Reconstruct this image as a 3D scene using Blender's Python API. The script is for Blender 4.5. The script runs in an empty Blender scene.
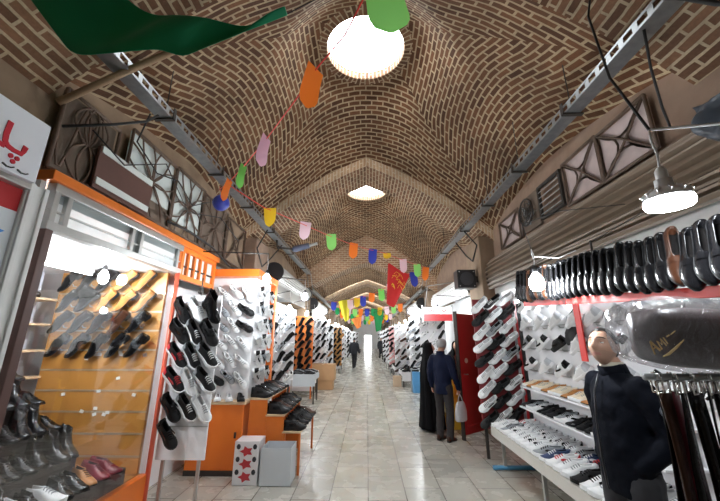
import bpy, bmesh, math, random
from mathutils import Vector, Matrix
random.seed(7)
PI = math.pi
sc = bpy.context.scene
C = sc.collection

# ---------------------------------------------------------------- camera, sky, exposure
H = 1.68
PITCH, YAW = math.radians(16.08), math.radians(1.18)
cam_data = bpy.data.cameras.new('camera')
cam = bpy.data.objects.new('camera', cam_data); C.objects.link(cam)
cam.location = (0, 0, H)
cam.rotation_euler = (PI/2 + PITCH, 0, YAW)
cam_data.sensor_width = 36; cam_data.lens = 17
cam_data.shift_y = -10.5/720
cam_data.clip_start = .02; cam_data.clip_end = 300
sc.camera = cam
sc.view_settings.view_transform = 'Standard'
sc.view_settings.look = 'None'
sc.view_settings.gamma = 1.0
sc.view_settings.use_curve_mapping = False
sc.view_settings.exposure = 0.0
w = bpy.data.worlds.new('overcast_sky'); sc.world = w; w.use_nodes = True
bg = w.node_tree.nodes['Background']
bg.inputs[0].default_value = (0.93, 0.97, 1.0, 1); bg.inputs[1].default_value = 16.0
BULB = 420.0        # emission strength of the LED bulbs

def at(px, py, Y):
    """the point of the place that the photograph shows at pixel (px, py), Y metres ahead"""
    u, v = (px-360)/340, (240-py)/340
    f = math.cos(PITCH) - v*math.sin(PITCH); z = math.sin(PITCH) + v*math.cos(PITCH)
    x = u*math.cos(YAW) - f*math.sin(YAW); y = u*math.sin(YAW) + f*math.cos(YAW)
    return Vector((x/y*Y, Y, H + z/y*Y))
def at_x(px, py, X):
    p = at(px, py, 1.0)
    return at(px, py, X/p.x)
def at_z(px, py, z):
    p = at(px, py, 1.0)
    return at(px, py, (z-H)/(p.z-H))

# ---------------------------------------------------------------- materials
MATS = {}
def lk(nt, a, b): nt.links.new(a, b)
def M(name, col, rough=.6, metal=0, var=.12, scale=9, bump=0, bscale=60, spec=None, emit=None, estr=0, coat=0, sheen=0):
    if name in MATS: return MATS[name]
    m = bpy.data.materials.new(name); m.use_nodes = True; nt = m.node_tree
    b = nt.nodes['Principled BSDF']
    b.inputs['Roughness'].default_value = rough; b.inputs['Metallic'].default_value = metal
    if spec is not None: b.inputs['Specular IOR Level'].default_value = spec
    if coat: b.inputs['Coat Weight'].default_value = coat; b.inputs['Coat Roughness'].default_value = .12
    if sheen: b.inputs['Sheen Weight'].default_value = sheen
    tc = nt.nodes.new('ShaderNodeTexCoord')
    n = nt.nodes.new('ShaderNodeTexNoise'); n.inputs['Scale'].default_value = scale; n.inputs['Detail'].default_value = 5
    lk(nt, tc.outputs['Object'], n.inputs['Vector'])
    mx = nt.nodes.new('ShaderNodeMix'); mx.data_type = 'RGBA'
    c = list(col)
    mx.inputs['A'].default_value = [max(0, k*(1-var)) for k in c] + [1]
    mx.inputs['B'].default_value = [min(1, k*(1+var)) for k in c] + [1]
    lk(nt, n.outputs['Fac'], mx.inputs['Factor'])
    lk(nt, mx.outputs['Result'], b.inputs['Base Color'])
    if bump:
        n2 = nt.nodes.new('ShaderNodeTexNoise'); n2.inputs['Scale'].default_value = bscale; n2.inputs['Detail'].default_value = 4
        lk(nt, tc.outputs['Object'], n2.inputs['Vector'])
        bp = nt.nodes.new('ShaderNodeBump'); bp.inputs['Strength'].default_value = bump; bp.inputs['Distance'].default_value = .01
        lk(nt, n2.outputs['Fac'], bp.inputs['Height']); lk(nt, bp.outputs['Normal'], b.inputs['Normal'])
    if emit:
        b.inputs['Emission Color'].default_value = list(emit)+[1]; b.inputs['Emission Strength'].default_value = estr
    MATS[name] = m
    return m

def brick_mat(name, c1, c2, mortar, bw, rh, ms, rough=.85, bump=.6, stain=.45, warp=.03, spec=.3, offset=.5, grain=.3):
    m = bpy.data.materials.new(name); m.use_nodes = True; nt = m.node_tree; N = nt.nodes
    b = N['Principled BSDF']; b.inputs['Roughness'].default_value = rough; b.inputs['Specular IOR Level'].default_value = spec
    tc = N.new('ShaderNodeTexCoord')
    nz = N.new('ShaderNodeTexNoise'); nz.inputs['Scale'].default_value = 3.5; nz.inputs['Detail'].default_value = 3
    lk(nt, tc.outputs['UV'], nz.inputs['Vector'])
    sub = N.new('ShaderNodeVectorMath'); sub.operation = 'SUBTRACT'; sub.inputs[1].default_value = (.5, .5, .5)
    lk(nt, nz.outputs['Color'], sub.inputs[0])
    scl = N.new('ShaderNodeVectorMath'); scl.operation = 'SCALE'; scl.inputs['Scale'].default_value = warp
    lk(nt, sub.outputs[0], scl.inputs[0])
    add = N.new('ShaderNodeVectorMath'); lk(nt, tc.outputs['UV'], add.inputs[0]); lk(nt, scl.outputs[0], add.inputs[1])
    br = N.new('ShaderNodeTexBrick'); br.offset = offset
    for k, v in (('Scale', 1), ('Mortar Size', ms), ('Mortar Smooth', .25), ('Bias', 0), ('Brick Width', bw), ('Row Height', rh)):
        br.inputs[k].default_value = v
    br.inputs['Color1'].default_value = c1+(1,); br.inputs['Color2'].default_value = c2+(1,); br.inputs['Mortar'].default_value = mortar+(1,)
    lk(nt, add.outputs[0], br.inputs['Vector'])
    n2 = N.new('ShaderNodeTexNoise'); n2.inputs['Scale'].default_value = .9; n2.inputs['Detail'].default_value = 7; n2.inputs['Roughness'].default_value = .65
    lk(nt, tc.outputs['Object'], n2.inputs['Vector'])
    rp = N.new('ShaderNodeMapRange'); rp.inputs['From Min'].default_value = .3; rp.inputs['From Max'].default_value = .7
    rp.inputs['To Min'].default_value = 1-stain; rp.inputs['To Max'].default_value = 1+stain*.6
    lk(nt, n2.outputs['Fac'], rp.inputs['Value'])
    n3 = N.new('ShaderNodeTexNoise'); n3.inputs['Scale'].default_value = 45; n3.inputs['Detail'].default_value = 4
    lk(nt, tc.outputs['UV'], n3.inputs['Vector'])
    r3 = N.new('ShaderNodeMapRange'); r3.inputs['To Min'].default_value = 1-grain; r3.inputs['To Max'].default_value = 1+grain
    lk(nt, n3.outputs['Fac'], r3.inputs['Value'])
    mu = N.new('ShaderNodeMath'); mu.operation = 'MULTIPLY'; lk(nt, rp.outputs[0], mu.inputs[0]); lk(nt, r3.outputs[0], mu.inputs[1])
    mx = N.new('ShaderNodeVectorMath'); mx.operation = 'SCALE'
    lk(nt, br.outputs['Color'], mx.inputs[0]); lk(nt, mu.outputs[0], mx.inputs['Scale'])
    lk(nt, mx.outputs[0], b.inputs['Base Color'])
    inv = N.new('ShaderNodeMath'); inv.operation = 'SUBTRACT'; inv.inputs[0].default_value = 1
    lk(nt, br.outputs['Fac'], inv.inputs[1])
    ad = N.new('ShaderNodeMath'); ad.operation = 'MULTIPLY_ADD'; ad.inputs[1].default_value = grain*.8
    lk(nt, n3.outputs['Fac'], ad.inputs[0]); lk(nt, inv.outputs[0], ad.inputs[2])
    bp = N.new('ShaderNodeBump'); bp.inputs['Strength'].default_value = bump; bp.inputs['Distance'].default_value = .012
    lk(nt, ad.outputs[0], bp.inputs['Height']); lk(nt, bp.outputs['Normal'], b.inputs['Normal'])
    MATS[name] = m
    return m

def glass_mat(name, tint=(1, 1, 1), fk=.14, gloss=.10, rough=.02, haze=0, hazecol=(.9, .92, .95), wrinkle=0):
    """thin clear sheet: transparent, a Fresnel share of gloss, a share of milky scatter"""
    m = bpy.data.materials.new(name); m.use_nodes = True; nt = m.node_tree; N = nt.nodes
    N.remove(N['Principled BSDF'])
    out = N['Material Output']
    tr = N.new('ShaderNodeBsdfTransparent'); tr.inputs[0].default_value = tint+(1,)
    gl = N.new('ShaderNodeBsdfGlossy'); gl.inputs['Roughness'].default_value = rough
    fr = N.new('ShaderNodeFresnel'); fr.inputs['IOR'].default_value = 1.45
    ad = N.new('ShaderNodeMath'); ad.operation = 'MULTIPLY_ADD'; ad.inputs[1].default_value = fk; ad.inputs[2].default_value = gloss*.3
    lk(nt, fr.outputs[0], ad.inputs[0])
    mx = N.new('ShaderNodeMixShader'); lk(nt, ad.outputs[0], mx.inputs[0])
    lk(nt, tr.outputs[0], mx.inputs[1]); lk(nt, gl.outputs[0], mx.inputs[2])
    last = mx
    if haze:
        df = N.new('ShaderNodeBsdfTranslucent'); df.inputs[0].default_value = hazecol+(1,)
        d2 = N.new('ShaderNodeBsdfDiffuse'); d2.inputs[0].default_value = hazecol+(1,)
        mm = N.new('ShaderNodeMixShader'); lk(nt, df.outputs[0], mm.inputs[1]); lk(nt, d2.outputs[0], mm.inputs[2])
        m2 = N.new('ShaderNodeMixShader'); m2.inputs[0].default_value = haze
        lk(nt, mx.outputs[0], m2.inputs[1]); lk(nt, mm.outputs[0], m2.inputs[2]); last = m2
    if wrinkle:
        tc = N.new('ShaderNodeTexCoord'); nz = N.new('ShaderNodeTexNoise'); nz.inputs['Scale'].default_value = 14; nz.inputs['Detail'].default_value = 4
        nz.inputs['Distortion'].default_value = 1.2
        lk(nt, tc.outputs['Object'], nz.inputs['Vector'])
        bp = N.new('ShaderNodeBump'); bp.inputs['Strength'].default_value = wrinkle; bp.inputs['Distance'].default_value = .03
        lk(nt, nz.outputs['Fac'], bp.inputs['Height'])
        lk(nt, bp.outputs[0], gl.inputs['Normal']); lk(nt, bp.outputs[0], fr.inputs['Normal'])
    lk(nt, last.outputs[0], out.inputs['Surface'])
    MATS[name] = m
    return m

brick = brick_mat('vault_brick', (.085, .038, .019), (.19, .086, .040), (.44, .335, .21), .235, .088, .0145)
brick_rib = brick_mat('rib_brick', (.115, .056, .03), (.235, .12, .065), (.45, .35, .23), .23, .075, .012)
brick_face = brick_mat('face_brick', (.50, .31, .18), (.60, .42, .27), (.70, .58, .42), .22, .075, .013)
brick_low = brick_mat('spandrel_brick', (.28, .15, .085), (.42, .24, .14), (.55, .43, .30), .20, .075, .013)
stone = brick_mat('floor_stone', (.42, .405, .36), (.56, .545, .48), (.12, .105, .09),   .66, .42, .007, rough=.27, bump=.12, stain=.13, warp=.012, spec=.5, grain=.05)
def wear(m, lo, hi, scale):
    nt = m.node_tree; N = nt.nodes; n = N.new('ShaderNodeTexNoise'); n.inputs['Scale'].default_value = scale; n.inputs['Detail'].default_value = 6
    tc = N.new('ShaderNodeTexCoord'); nt.links.new(tc.outputs['Object'], n.inputs['Vector'])
    r = N.new('ShaderNodeMapRange'); r.inputs['From Min'].default_value = .35; r.inputs['From Max'].default_value = .65
    r.inputs['To Min'].default_value = lo; r.inputs['To Max'].default_value = hi
    nt.links.new(n.outputs['Fac'], r.inputs['Value']); nt.links.new(r.outputs[0], N['Principled BSDF'].inputs['Roughness'])
wear(stone, .23, .30, 3.5)
def stains(m):
    nt = m.node_tree; N = nt.nodes; b = N['Principled BSDF']; src = b.inputs['Base Color'].links[0].from_socket
    tc = N.new('ShaderNodeTexCoord'); n = N.new('ShaderNodeTexNoise'); n.inputs['Scale'].default_value = .75; n.inputs['Detail'].default_value = 9; n.inputs['Roughness'].default_value = .72
    nt.links.new(tc.outputs['Object'], n.inputs['Vector'])
    r = N.new('ShaderNodeMapRange'); r.interpolation_type = 'SMOOTHSTEP'; r.inputs['From Min'].default_value = .50; r.inputs['From Max'].default_value = .74; r.inputs['To Max'].default_value = .75
    nt.links.new(n.outputs['Fac'], r.inputs['Value'])
    mx = N.new('ShaderNodeMix'); mx.data_type = 'RGBA'; mx.blend_type = 'MULTIPLY'; mx.inputs['B'].default_value = (.62, .50, .36, 1)
    nt.links.new(r.outputs[0], mx.inputs['Factor']); nt.links.new(src, mx.inputs['A']); nt.links.new(mx.outputs['Result'], b.inputs['Base Color'])
stains(stone)
plaster = M('old_plaster', (.27, .19, .125), .9, var=.35, scale=4, bump=.7, bscale=14)
plaster_pink = M('pink_plaster', (.28, .19, .135), .92, var=.3, scale=5, bump=.8, bscale=10)
white_wall = M('white_paint', (.86, .87, .88), .55, var=.03)
soot = M('sooty_wall', (.16, .12, .09), .9, var=.4, scale=5, bump=.5, bscale=20)
orange = M('orange_paint', (.85, .20, .025), .38, var=.08, scale=4)
orange_dark = M('orange_wood', (.70, .17, .02), .35, var=.15, scale=6)
tan_wood = M('tan_laminate', (.46, .21, .045), .35, var=.15, scale=3)
groove = M('groove_metal', (.55, .45, .33), .35, metal=.6, var=.1)
pale_wood = M('pale_wood', (.72, .52, .32), .45, var=.15, scale=7)
white_board = M('white_laminate', (.88, .88, .90), .3, var=.02)
alu = M('grey_aluminium', (.50, .51, .50), .38, metal=.75, var=.12, scale=12)
alu_pale = M('pale_enamel', (.70, .71, .70), .45, var=.1, scale=6)
galv = M('galvanised_steel', (.34, .36, .37), .42, metal=.85, var=.3, scale=14)
dark_metal = M('dark_iron', (.055, .048, .042), .55, metal=.4, var=.3, scale=12)
rust = M('rusty_iron', (.13, .085, .06), .75, var=.4, scale=15, bump=.3)
shutter_tan = M('shutter_tan', (.19, .14, .098), .42, metal=.25, var=.12, scale=3)
shutter_grey = M('shutter_grey', (.30, .29, .27), .45, metal=.3, var=.15, scale=3)
shutter_white = M('shutter_white', (.74, .74, .72), .45, var=.08, scale=3)
black_plastic = M('black_plastic', (.018, .018, .02), .4, var=.2)
black_rubber = M('black_rubber', (.022, .022, .022), .7, var=.2)
red_paint = M('red_paint', (.46, .018, .022), .42, var=.12, scale=4)
red_strip = M('red_strip', (.85, .05, .04), .4, var=.08)
brown_panel = M('brown_panel', (.10, .045, .035), .5, var=.2)
cardboard = M('cardboard', (.50, .30, .15), .8, var=.12, scale=5)
grey_card = M('grey_card', (.60, .64, .67), .6, var=.06, scale=5)
blue_card = M('blue_card', (.10, .33, .62), .55, var=.1)
frost = M('frosted_pane', (.66, .72, .70), .35, var=.08, scale=3)
frost_dark = M('grimy_pane', (.30, .34, .34), .3, var=.2, scale=4)
white_cloth = M('bench_cloth', (.62, .60, .55), .8, var=.08, scale=5, bump=.2, bscale=30)
lens = M('led_lens', (1, 1, 1), .4, emit=(.90, .96, 1.0), estr=BULB)
lens_led = M('led_lamp_lens', (1, 1, 1), .4, emit=(.90, .96, 1.0), estr=150)
tube_mat = M('tube_light', (1, 1, 1), .4, emit=(.93, .97, 1.0), estr=65)
white_plastic = M('white_plastic', (.82, .83, .84), .4, var=.03)
tag_white = M('price_tag', (.9, .9, .88), .6, var=.02)
tube_case = M('tube_light_case', (1, 1, 1), .4, emit=(.93, .97, 1.0), estr=22)
pane = glass_mat('clear_pane')
frost_lit = glass_mat('frosted_glass', (.9, .95, .95), .2, .1, .3, .75, (.88, .92, .93))

# ---------------------------------------------------------------- mesh helpers
class MB:
    def __init__(s): s.v = []; s.f = []; s.mi = []; s.sm = []; s.uv = []; s.hasuv = False
    def add(s, vs, fs, mi=0, smooth=False, uvs=None):
        b = len(s.v); s.v += [tuple(p) for p in vs]
        for k, f in enumerate(fs):
            s.f.append([b+i for i in f]); s.mi.append(mi); s.sm.append(smooth)
            if uvs is not None: s.uv.append(uvs[k]); s.hasuv = True
            else: s.uv.append([(0, 0)]*len(f))
        return s
    def box(s, c, d, mi=0, R=None):
        x, y, z = d[0]/2, d[1]/2, d[2]/2
        vs = [Vector((i, j, k)) for i in (-x, x) for j in (-y, y) for k in (-z, z)]
        if R is not None: vs = [R @ p for p in vs]
        c = Vector(c)
        return s.add([p+c for p in vs], [(0, 1, 3, 2), (4, 6, 7, 5), (0, 4, 5, 1), (2, 3, 7, 6), (0, 2, 6, 4), (1, 5, 7, 3)], mi)
    def box2(s, a, b, mi=0):
        return s.box([(a[i]+b[i])/2 for i in range(3)], [abs(b[i]-a[i]) for i in range(3)], mi)
    def ring_loft(s, rings, closed=True, caps=True, mi=0, smooth=True):
        n = len(rings[0]); vs = [p for r in rings for p in r]; fs = []
        for i in range(len(rings)-1):
            for j in range(n if closed else n-1):
                k = (j+1) % n
                fs.append((i*n+j, i*n+k, (i+1)*n+k, (i+1)*n+j))
        if caps and closed:
            fs.append(tuple(reversed(range(n)))); fs.append(tuple((len(rings)-1)*n+j for j in range(n)))
        return s.add(vs, fs, mi, smooth)
    def tube(s, pts, r, n=8, mi=0, flat=1.0, smooth=True):
        pts = [Vector(p) for p in pts]; rs = r if isinstance(r, (list, tuple)) else [r]*len(pts)
        rings = []; prev = None
        for i, p in enumerate(pts):
            t = (pts[min(i+1, len(pts)-1)] - pts[max(i-1, 0)])
            if t.length < 1e-9: t = Vector((0, 0, 1))
            t.normalize()
            if prev is None:
                a = Vector((0, 0, 1)) if abs(t.z) < .9 else Vector((0, 1, 0))
                x = t.cross(a).normalized()
            else:
                x = (prev - t*prev.dot(t))
                x = x.normalized() if x.length > 1e-6 else t.orthogonal().normalized()
            prev = x; y = t.cross(x)
            rings.append([p + x*(math.cos(2*PI*k/n)*rs[i]) + y*(math.sin(2*PI*k/n)*rs[i]*flat) for k in range(n)])
        return s.ring_loft(rings, True, True, mi, smooth)
    def lathe(s, prof, n=20, mi=0, smooth=True, origin=(0, 0, 0)):
        o = Vector(origin)
        rings = [[o+Vector((r*math.cos(2*PI*k/n), r*math.sin(2*PI*k/n), z)) for k in range(n)] for r, z in prof]
        return s.ring_loft(rings, True, True, mi, smooth)
    def prism(s, poly, th, F=None, mi=0):
        """2-D outline extruded by th along local z; F maps local to parent"""
        n = len(poly); vs = [Vector((x, y, 0)) for x, y in poly] + [Vector((x, y, th)) for x, y in poly]
        if F is not None: vs = [F @ p for p in vs]
        fs = [tuple(reversed(range(n))), tuple(range(n, 2*n))] + [(i, (i+1) % n, n+(i+1) % n, n+i) for i in range(n)]
        return s.add(vs, fs, mi)
    def sheet(s, grid, th=0, mi=0, smooth=True):
        r, c = len(grid), len(grid[0]); vs = [p for row in grid for p in row]
        fs = [(i*c+j, i*c+j+1, (i+1)*c+j+1, (i+1)*c+j) for i in range(r-1) for j in range(c-1)]
        return s.add(vs, fs, mi, smooth)
    def ball(s, c, r, n=14, mi=0):
        r = r if isinstance(r, (tuple, list)) else (r, r, r)
        c = Vector(c); rings = []
        for i in range(1, n):
            a = PI*i/n
            rings.append([c+Vector((r[0]*math.sin(a)*math.cos(2*PI*k/n), r[1]*math.sin(a)*math.sin(2*PI*k/n), -r[2]*math.cos(a))) for k in range(n)])
        return s.ring_loft(rings, True, True, mi, True)
    def mesh(s, name, mats):
        me = bpy.data.meshes.new(name); me.from_pydata(s.v, [], s.f)
        for m in (mats if isinstance(mats, (list, tuple)) else [mats]): me.materials.append(m)
        me.polygons.foreach_set('material_index', s.mi); me.polygons.foreach_set('use_smooth', s.sm)
        if s.hasuv:
            l = me.uv_layers.new(name='UVMap'); k = 0
            for p, uv in zip(me.polygons, s.uv):
                for q in range(len(uv)): l.data[p.loop_start+q].uv = uv[q]
        me.validate(); me.update()
        return me
    def build(s, name, mats, parent=None, bevel=0, M4=None, solid=0):
        o = bpy.data.objects.new(name, s.mesh(name, mats)); C.objects.link(o)
        if parent is not None: o.parent = parent
        if M4 is not None: o.matrix_local = M4
        if solid:
            q = o.modifiers.new('thick', 'SOLIDIFY'); q.thickness = solid; q.offset = 0
        if bevel:
            q = o.modifiers.new('edge', 'BEVEL'); q.width = bevel; q.segments = 2; q.limit_method = 'ANGLE'; q.angle_limit = math.radians(40)
        return o

def thing(name, label, cat, loc=(0, 0, 0), rot=None, group=None):
    o = bpy.data.objects.new(name, None); C.objects.link(o); o.empty_display_size = .1
    o.matrix_world = Matrix.Translation(loc) @ (rot.to_4x4() if rot is not None else Matrix())
    return tag(o, label, cat, group)
def tag(o, label, cat, group=None):
    o['label'] = label; o['category'] = cat
    if group: o['group'] = group
    return o
def struct(o):
    o['kind'] = 'structure'; return o
def stuff(o):
    o['kind'] = 'stuff'; return o
def part(mb, name, mats, parent, bevel=0, label=None, solid=0, M4=None):
    o = mb.build(name, mats, parent, bevel, M4, solid)
    if label: o['label'] = label
    return o
def orient(toe, up):
    x = Vector(toe).normalized(); z = Vector(up); z = (z - x*z.dot(x)).normalized(); y = z.cross(x)
    return Matrix((x, y, z)).transposed()
def rz(a): return Matrix.Rotation(math.radians(a), 3, 'Z')
def lerp(a, b, t): return a + (b-a)*t
ORD = ['', 'first', 'second', 'third', 'fourth', 'fifth', 'sixth', 'seventh', 'eighth', 'ninth', 'tenth', 'eleventh', 'twelfth', 'thirteenth', 'fourteenth',
       'fifteenth', 'sixteenth', 'seventeenth', 'eighteenth', 'nineteenth', 'twentieth', 'twenty-first', 'twenty-second', 'twenty-third', 'twenty-fourth',
       'twenty-fifth', 'twenty-sixth', 'twenty-seventh', 'twenty-eighth', 'twenty-ninth', 'thirtieth']

# ---------------------------------------------------------------- the vault
WX = 2.5
def p_hi(x): x = abs(x); return 5.15 - .42*x - .095*x*x
def p_lo(x): x = abs(x); return 4.33 - .30*x - .062*x*x
def smooth(t): t = max(0, min(1, t)); return t*t*(3-2*t)
def vault(y0, y1, prof, rise, side, ztop, r, name='ceiling'):
    yc, hy = (y0+y1)/2, (y1-y0)/2
    def z(x, y):
        tau = min(1, abs(y-yc)/hy); k = 1-tau**1.7
        e = .55*k; xs = math.sqrt(x*x+e*e)-e*.25
        zz = prof(xs) + .2 + k*(rise*(1-(x/WX)**2) + side*(x/WX)**2)
        d = math.hypot(x, y-yc)
        return lerp(ztop, zz, smooth((d-r)/(.85)))
    NA, NR = 128, 22
    mb = MB(); rings = []
    corner = math.atan2(hy, WX)
    angs = []
    for lo, hi in ((-corner, corner), (corner, PI-corner), (PI-corner, PI+corner), (PI+corner, 2*PI-corner)):
        angs += [lerp(lo, hi, k/(NA/4)) for k in range(NA//4)]
    for i in range(NR+1):
        t = i/NR; row = []
        for a in angs:
            c, s = math.cos(a), math.sin(a)
            R = min(WX/abs(c) if abs(c) > 1e-6 else 1e9, hy/abs(s) if abs(s) > 1e-6 else 1e9)
            q = lerp(r, R, t); x, y = q*c, yc+q*s
            row.append(Vector((x, y, z(x, y))))
        rings.append(row)
    # arc length away from the crown, in each quadrant, for the courses
    fs, uvs, vs = [], [], [p for row in rings for p in row]
    def uvof(p, quad):
        dx, dy = p.x, p.y-yc
        if quad == 'x':
            n = 8; L = 0
            for k in range(n):
                a, b = dx*k/n, dx*(k+1)/n
                L += math.hypot(b-a, z(b, p.y)-z(a, p.y))
            return (p.y, L if dx > 0 else L+37.0)
        n = 8; L = 0
        for k in range(n):
            a, b = yc+dy*k/n, yc+dy*(k+1)/n
            L += math.hypot(b-a, z(p.x, b)-z(p.x, a))
        return (p.x*1.12, L if dy > 0 else L+51.0)
    for i in range(NR):
        for j in range(NA):
            k = (j+1) % NA
            ids = (i*NA+j, i*NA+k, (i+1)*NA+k, (i+1)*NA+j)
            quad = 'x' if (j // (NA//4)) % 2 == 0 else 'y'
            fs.append(ids); uvs.append([uvof(vs[q], quad) for q in ids])
    mb.add(vs, fs, 0, True, uvs)
    struct(mb.build(name, brick))
    # brick collar and shaft of the oculus
    if r > .1:
        cb = MB(); n = 48; prof_c = [(r+.21, ztop-.015), (r+.01, ztop-.045), (r, ztop-.03), (r, ztop+.10)]
        for i in range(3):
            f, u, v = [], [], []
            for k in range(n):
                a, b = 2*PI*k/n, 2*PI*(k+1)/n
                q = [(prof_c[i], a), (prof_c[i], b), (prof_c[i+1], b), (prof_c[i+1], a)]
                v += [Vector((pr[0]*math.cos(t), yc+pr[0]*math.sin(t), pr[1])) for pr, t in q]
                f.append((4*k, 4*k+1, 4*k+2, 4*k+3)); u.append([(i*.23+(.215 if j > 1 else .01), t*r*1.1) for j, (pr, t) in enumerate(q)])
            cb.add(v, f, 0, True, u)
        struct(cb.build('trim_oculus', brick_rib))
def rib(y0, y1, prof, name='ceiling_arch', face=.42):
    mb = MB(); n = 40; xs = [lerp(-WX, WX, k/n) for k in range(n+1)]; L = [0]
    for k in range(n): L.append(L[-1]+math.hypot(xs[k+1]-xs[k], prof(xs[k+1])-prof(xs[k])))
    vs, fs, uv = [], [], []
    def q(a, b, c, d, t):
        i = len(vs); vs.extend((a, b, c, d)); fs.append((i, i+1, i+2, i+3)); uv.append(t)
    for k in range(n):
        a, b = xs[k], xs[k+1]; za, zb = prof(a), prof(b)
        q((a, y0, za), (b, y0, zb), (b, y1, zb), (a, y1, za), [(0, L[k]), (0, L[k+1]), (y1-y0, L[k+1]), (y1-y0, L[k])])
        for y, sg in ((y0, 1), (y1, -1)):
            q((a, y, za), (b, y, zb), (b, y, zb+face), (a, y, za+face), [(0, L[k]), (0, L[k+1]), (.2*face/.2, L[k+1]), (.2*face/.2, L[k])])
    mb.add(vs, fs, 0, False, uv)
    o = mb.build(name, [brick_rib, brick_face])
    for i_, p_ in enumerate(o.data.polygons): p_.material_index = 0 if i_ % 3 == 0 else 1
    struct(o)

ZO = 6.06
vault(-3.3, 1.25, p_hi, .80, .25, ZO, .02)  # unseen bay behind the camera, oculus closed to darken the near vault
rib(1.25, 2.2, p_hi)
vault(2.2, 6.43, p_hi, .80, .25, ZO, .6)
rib(6.43, 7.4, p_hi)
vault(7.4, 12.1, p_hi, .80, .25, ZO, .6)
# wall over the lower arch where the roof steps down
mb = MB(); n = 40; vs, fs, uv = [], [], []
for k in range(n):
    a, b = lerp(-WX, WX, k/n), lerp(-WX, WX, (k+1)/n); i = len(vs)
    za, zb = p_lo(a), p_lo(b)
    vs += [(a, 12.1, za), (b, 12.1, zb), (b, 12.1, 6.3), (a, 12.1, 6.3)]; fs.append((i, i+1, i+2, i+3))
    uv.append([(a, za), (b, zb), (b, 6.3), (a, 6.3)])
mb.add(vs, fs, 0, False, uv); struct(mb.build('wall_spandrel', brick_low))
y = 12.1
while y < 58:
    rib(y+.02, y+.9, p_lo, face=.5)
    vault(y+.9, y+5.1, p_lo, .50, .15, 5.05, .5)
    y += 5.1
YEND = y
# floor, side walls, ends
def quad_wall(name, a, b, z0, z1, mat, axis='y', pos=0, th=.12):
    mb = MB()
    if axis == 'y': mb.box2((pos, a, z0), (pos+th, b, z1))
    else: mb.box2((a, pos, z0), (b, pos+th, z1))
    o = struct(mb.build(name, mat)); return o
mb = MB(); Lx = 4.2
mb.add([(-Lx, -3.4, 0), (Lx, -3.4, 0), (Lx, YEND, 0), (-Lx, YEND, 0)], [(0, 1, 2, 3)], 0, False, [[(-3.4, -Lx), (-3.4, Lx), (YEND, Lx), (YEND, -Lx)]])
struct(mb.build('floor', stone))
quad_wall('wall_left', -3.4, YEND, 2.9, 5.2, plaster, 'y', -WX-.14, .15)
quad_wall('wall_right', -3.4, YEND, 2.9, 5.2, plaster_pink, 'y', WX-.01, .15)
quad_wall('wall_left.001', -3.4, YEND, 0, 2.95, white_wall, 'y', -4.12, .12)
quad_wall('wall_right.001', -3.4, YEND, 0, 2.95, white_wall, 'y', 3.1, .12)
mb = MB(); mb.box2((-4.1, -3.4, 2.9), (-WX-.1, YEND, 3.0)); struct(mb.build('ceiling_shops_left', white_wall))
mb = MB(); mb.box2((3.2, -3.4, 2.9), (WX+.1, YEND, 3.0)); struct(mb.build('ceiling_shops_right', white_wall))
quad_wall('wall_back', -4.1, 3.2, 0, 6.4, plaster, 'x', -3.5, .12)  # unseen wall added across the arcade to keep the near vault dark
quad_wall('wall_far_end', -4.1, -.45, 0, 5.6, white_wall, 'x', YEND, .15)
quad_wall('wall_far_end.001', .65, 3.2, 0, 5.6, white_wall, 'x', YEND, .15)
quad_wall('wall_far_end.002', -.45, .65, 2.1, 5.6, white_wall, 'x', YEND, .15)
# masonry piers between the shops, under each arch
def pier(side, y0, y1, xin, z1, mat, k):
    mb = MB(); a, b = side*xin, side*3.15
    mb.box2((a, y0, 0), (b, y1, z1))
    struct(mb.build('wall_pier', mat, None, .015))
for s in (-1, 1):
    pier(s, 6.5, 7.35, 2.2, 3.62, plaster if s > 0 else plaster_pink, 0)
    y = 12.1
    while y < 58:
        pier(s, y+.05, y+.9, 2.15, 3.3, plaster, 0); y += 5.1

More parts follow.
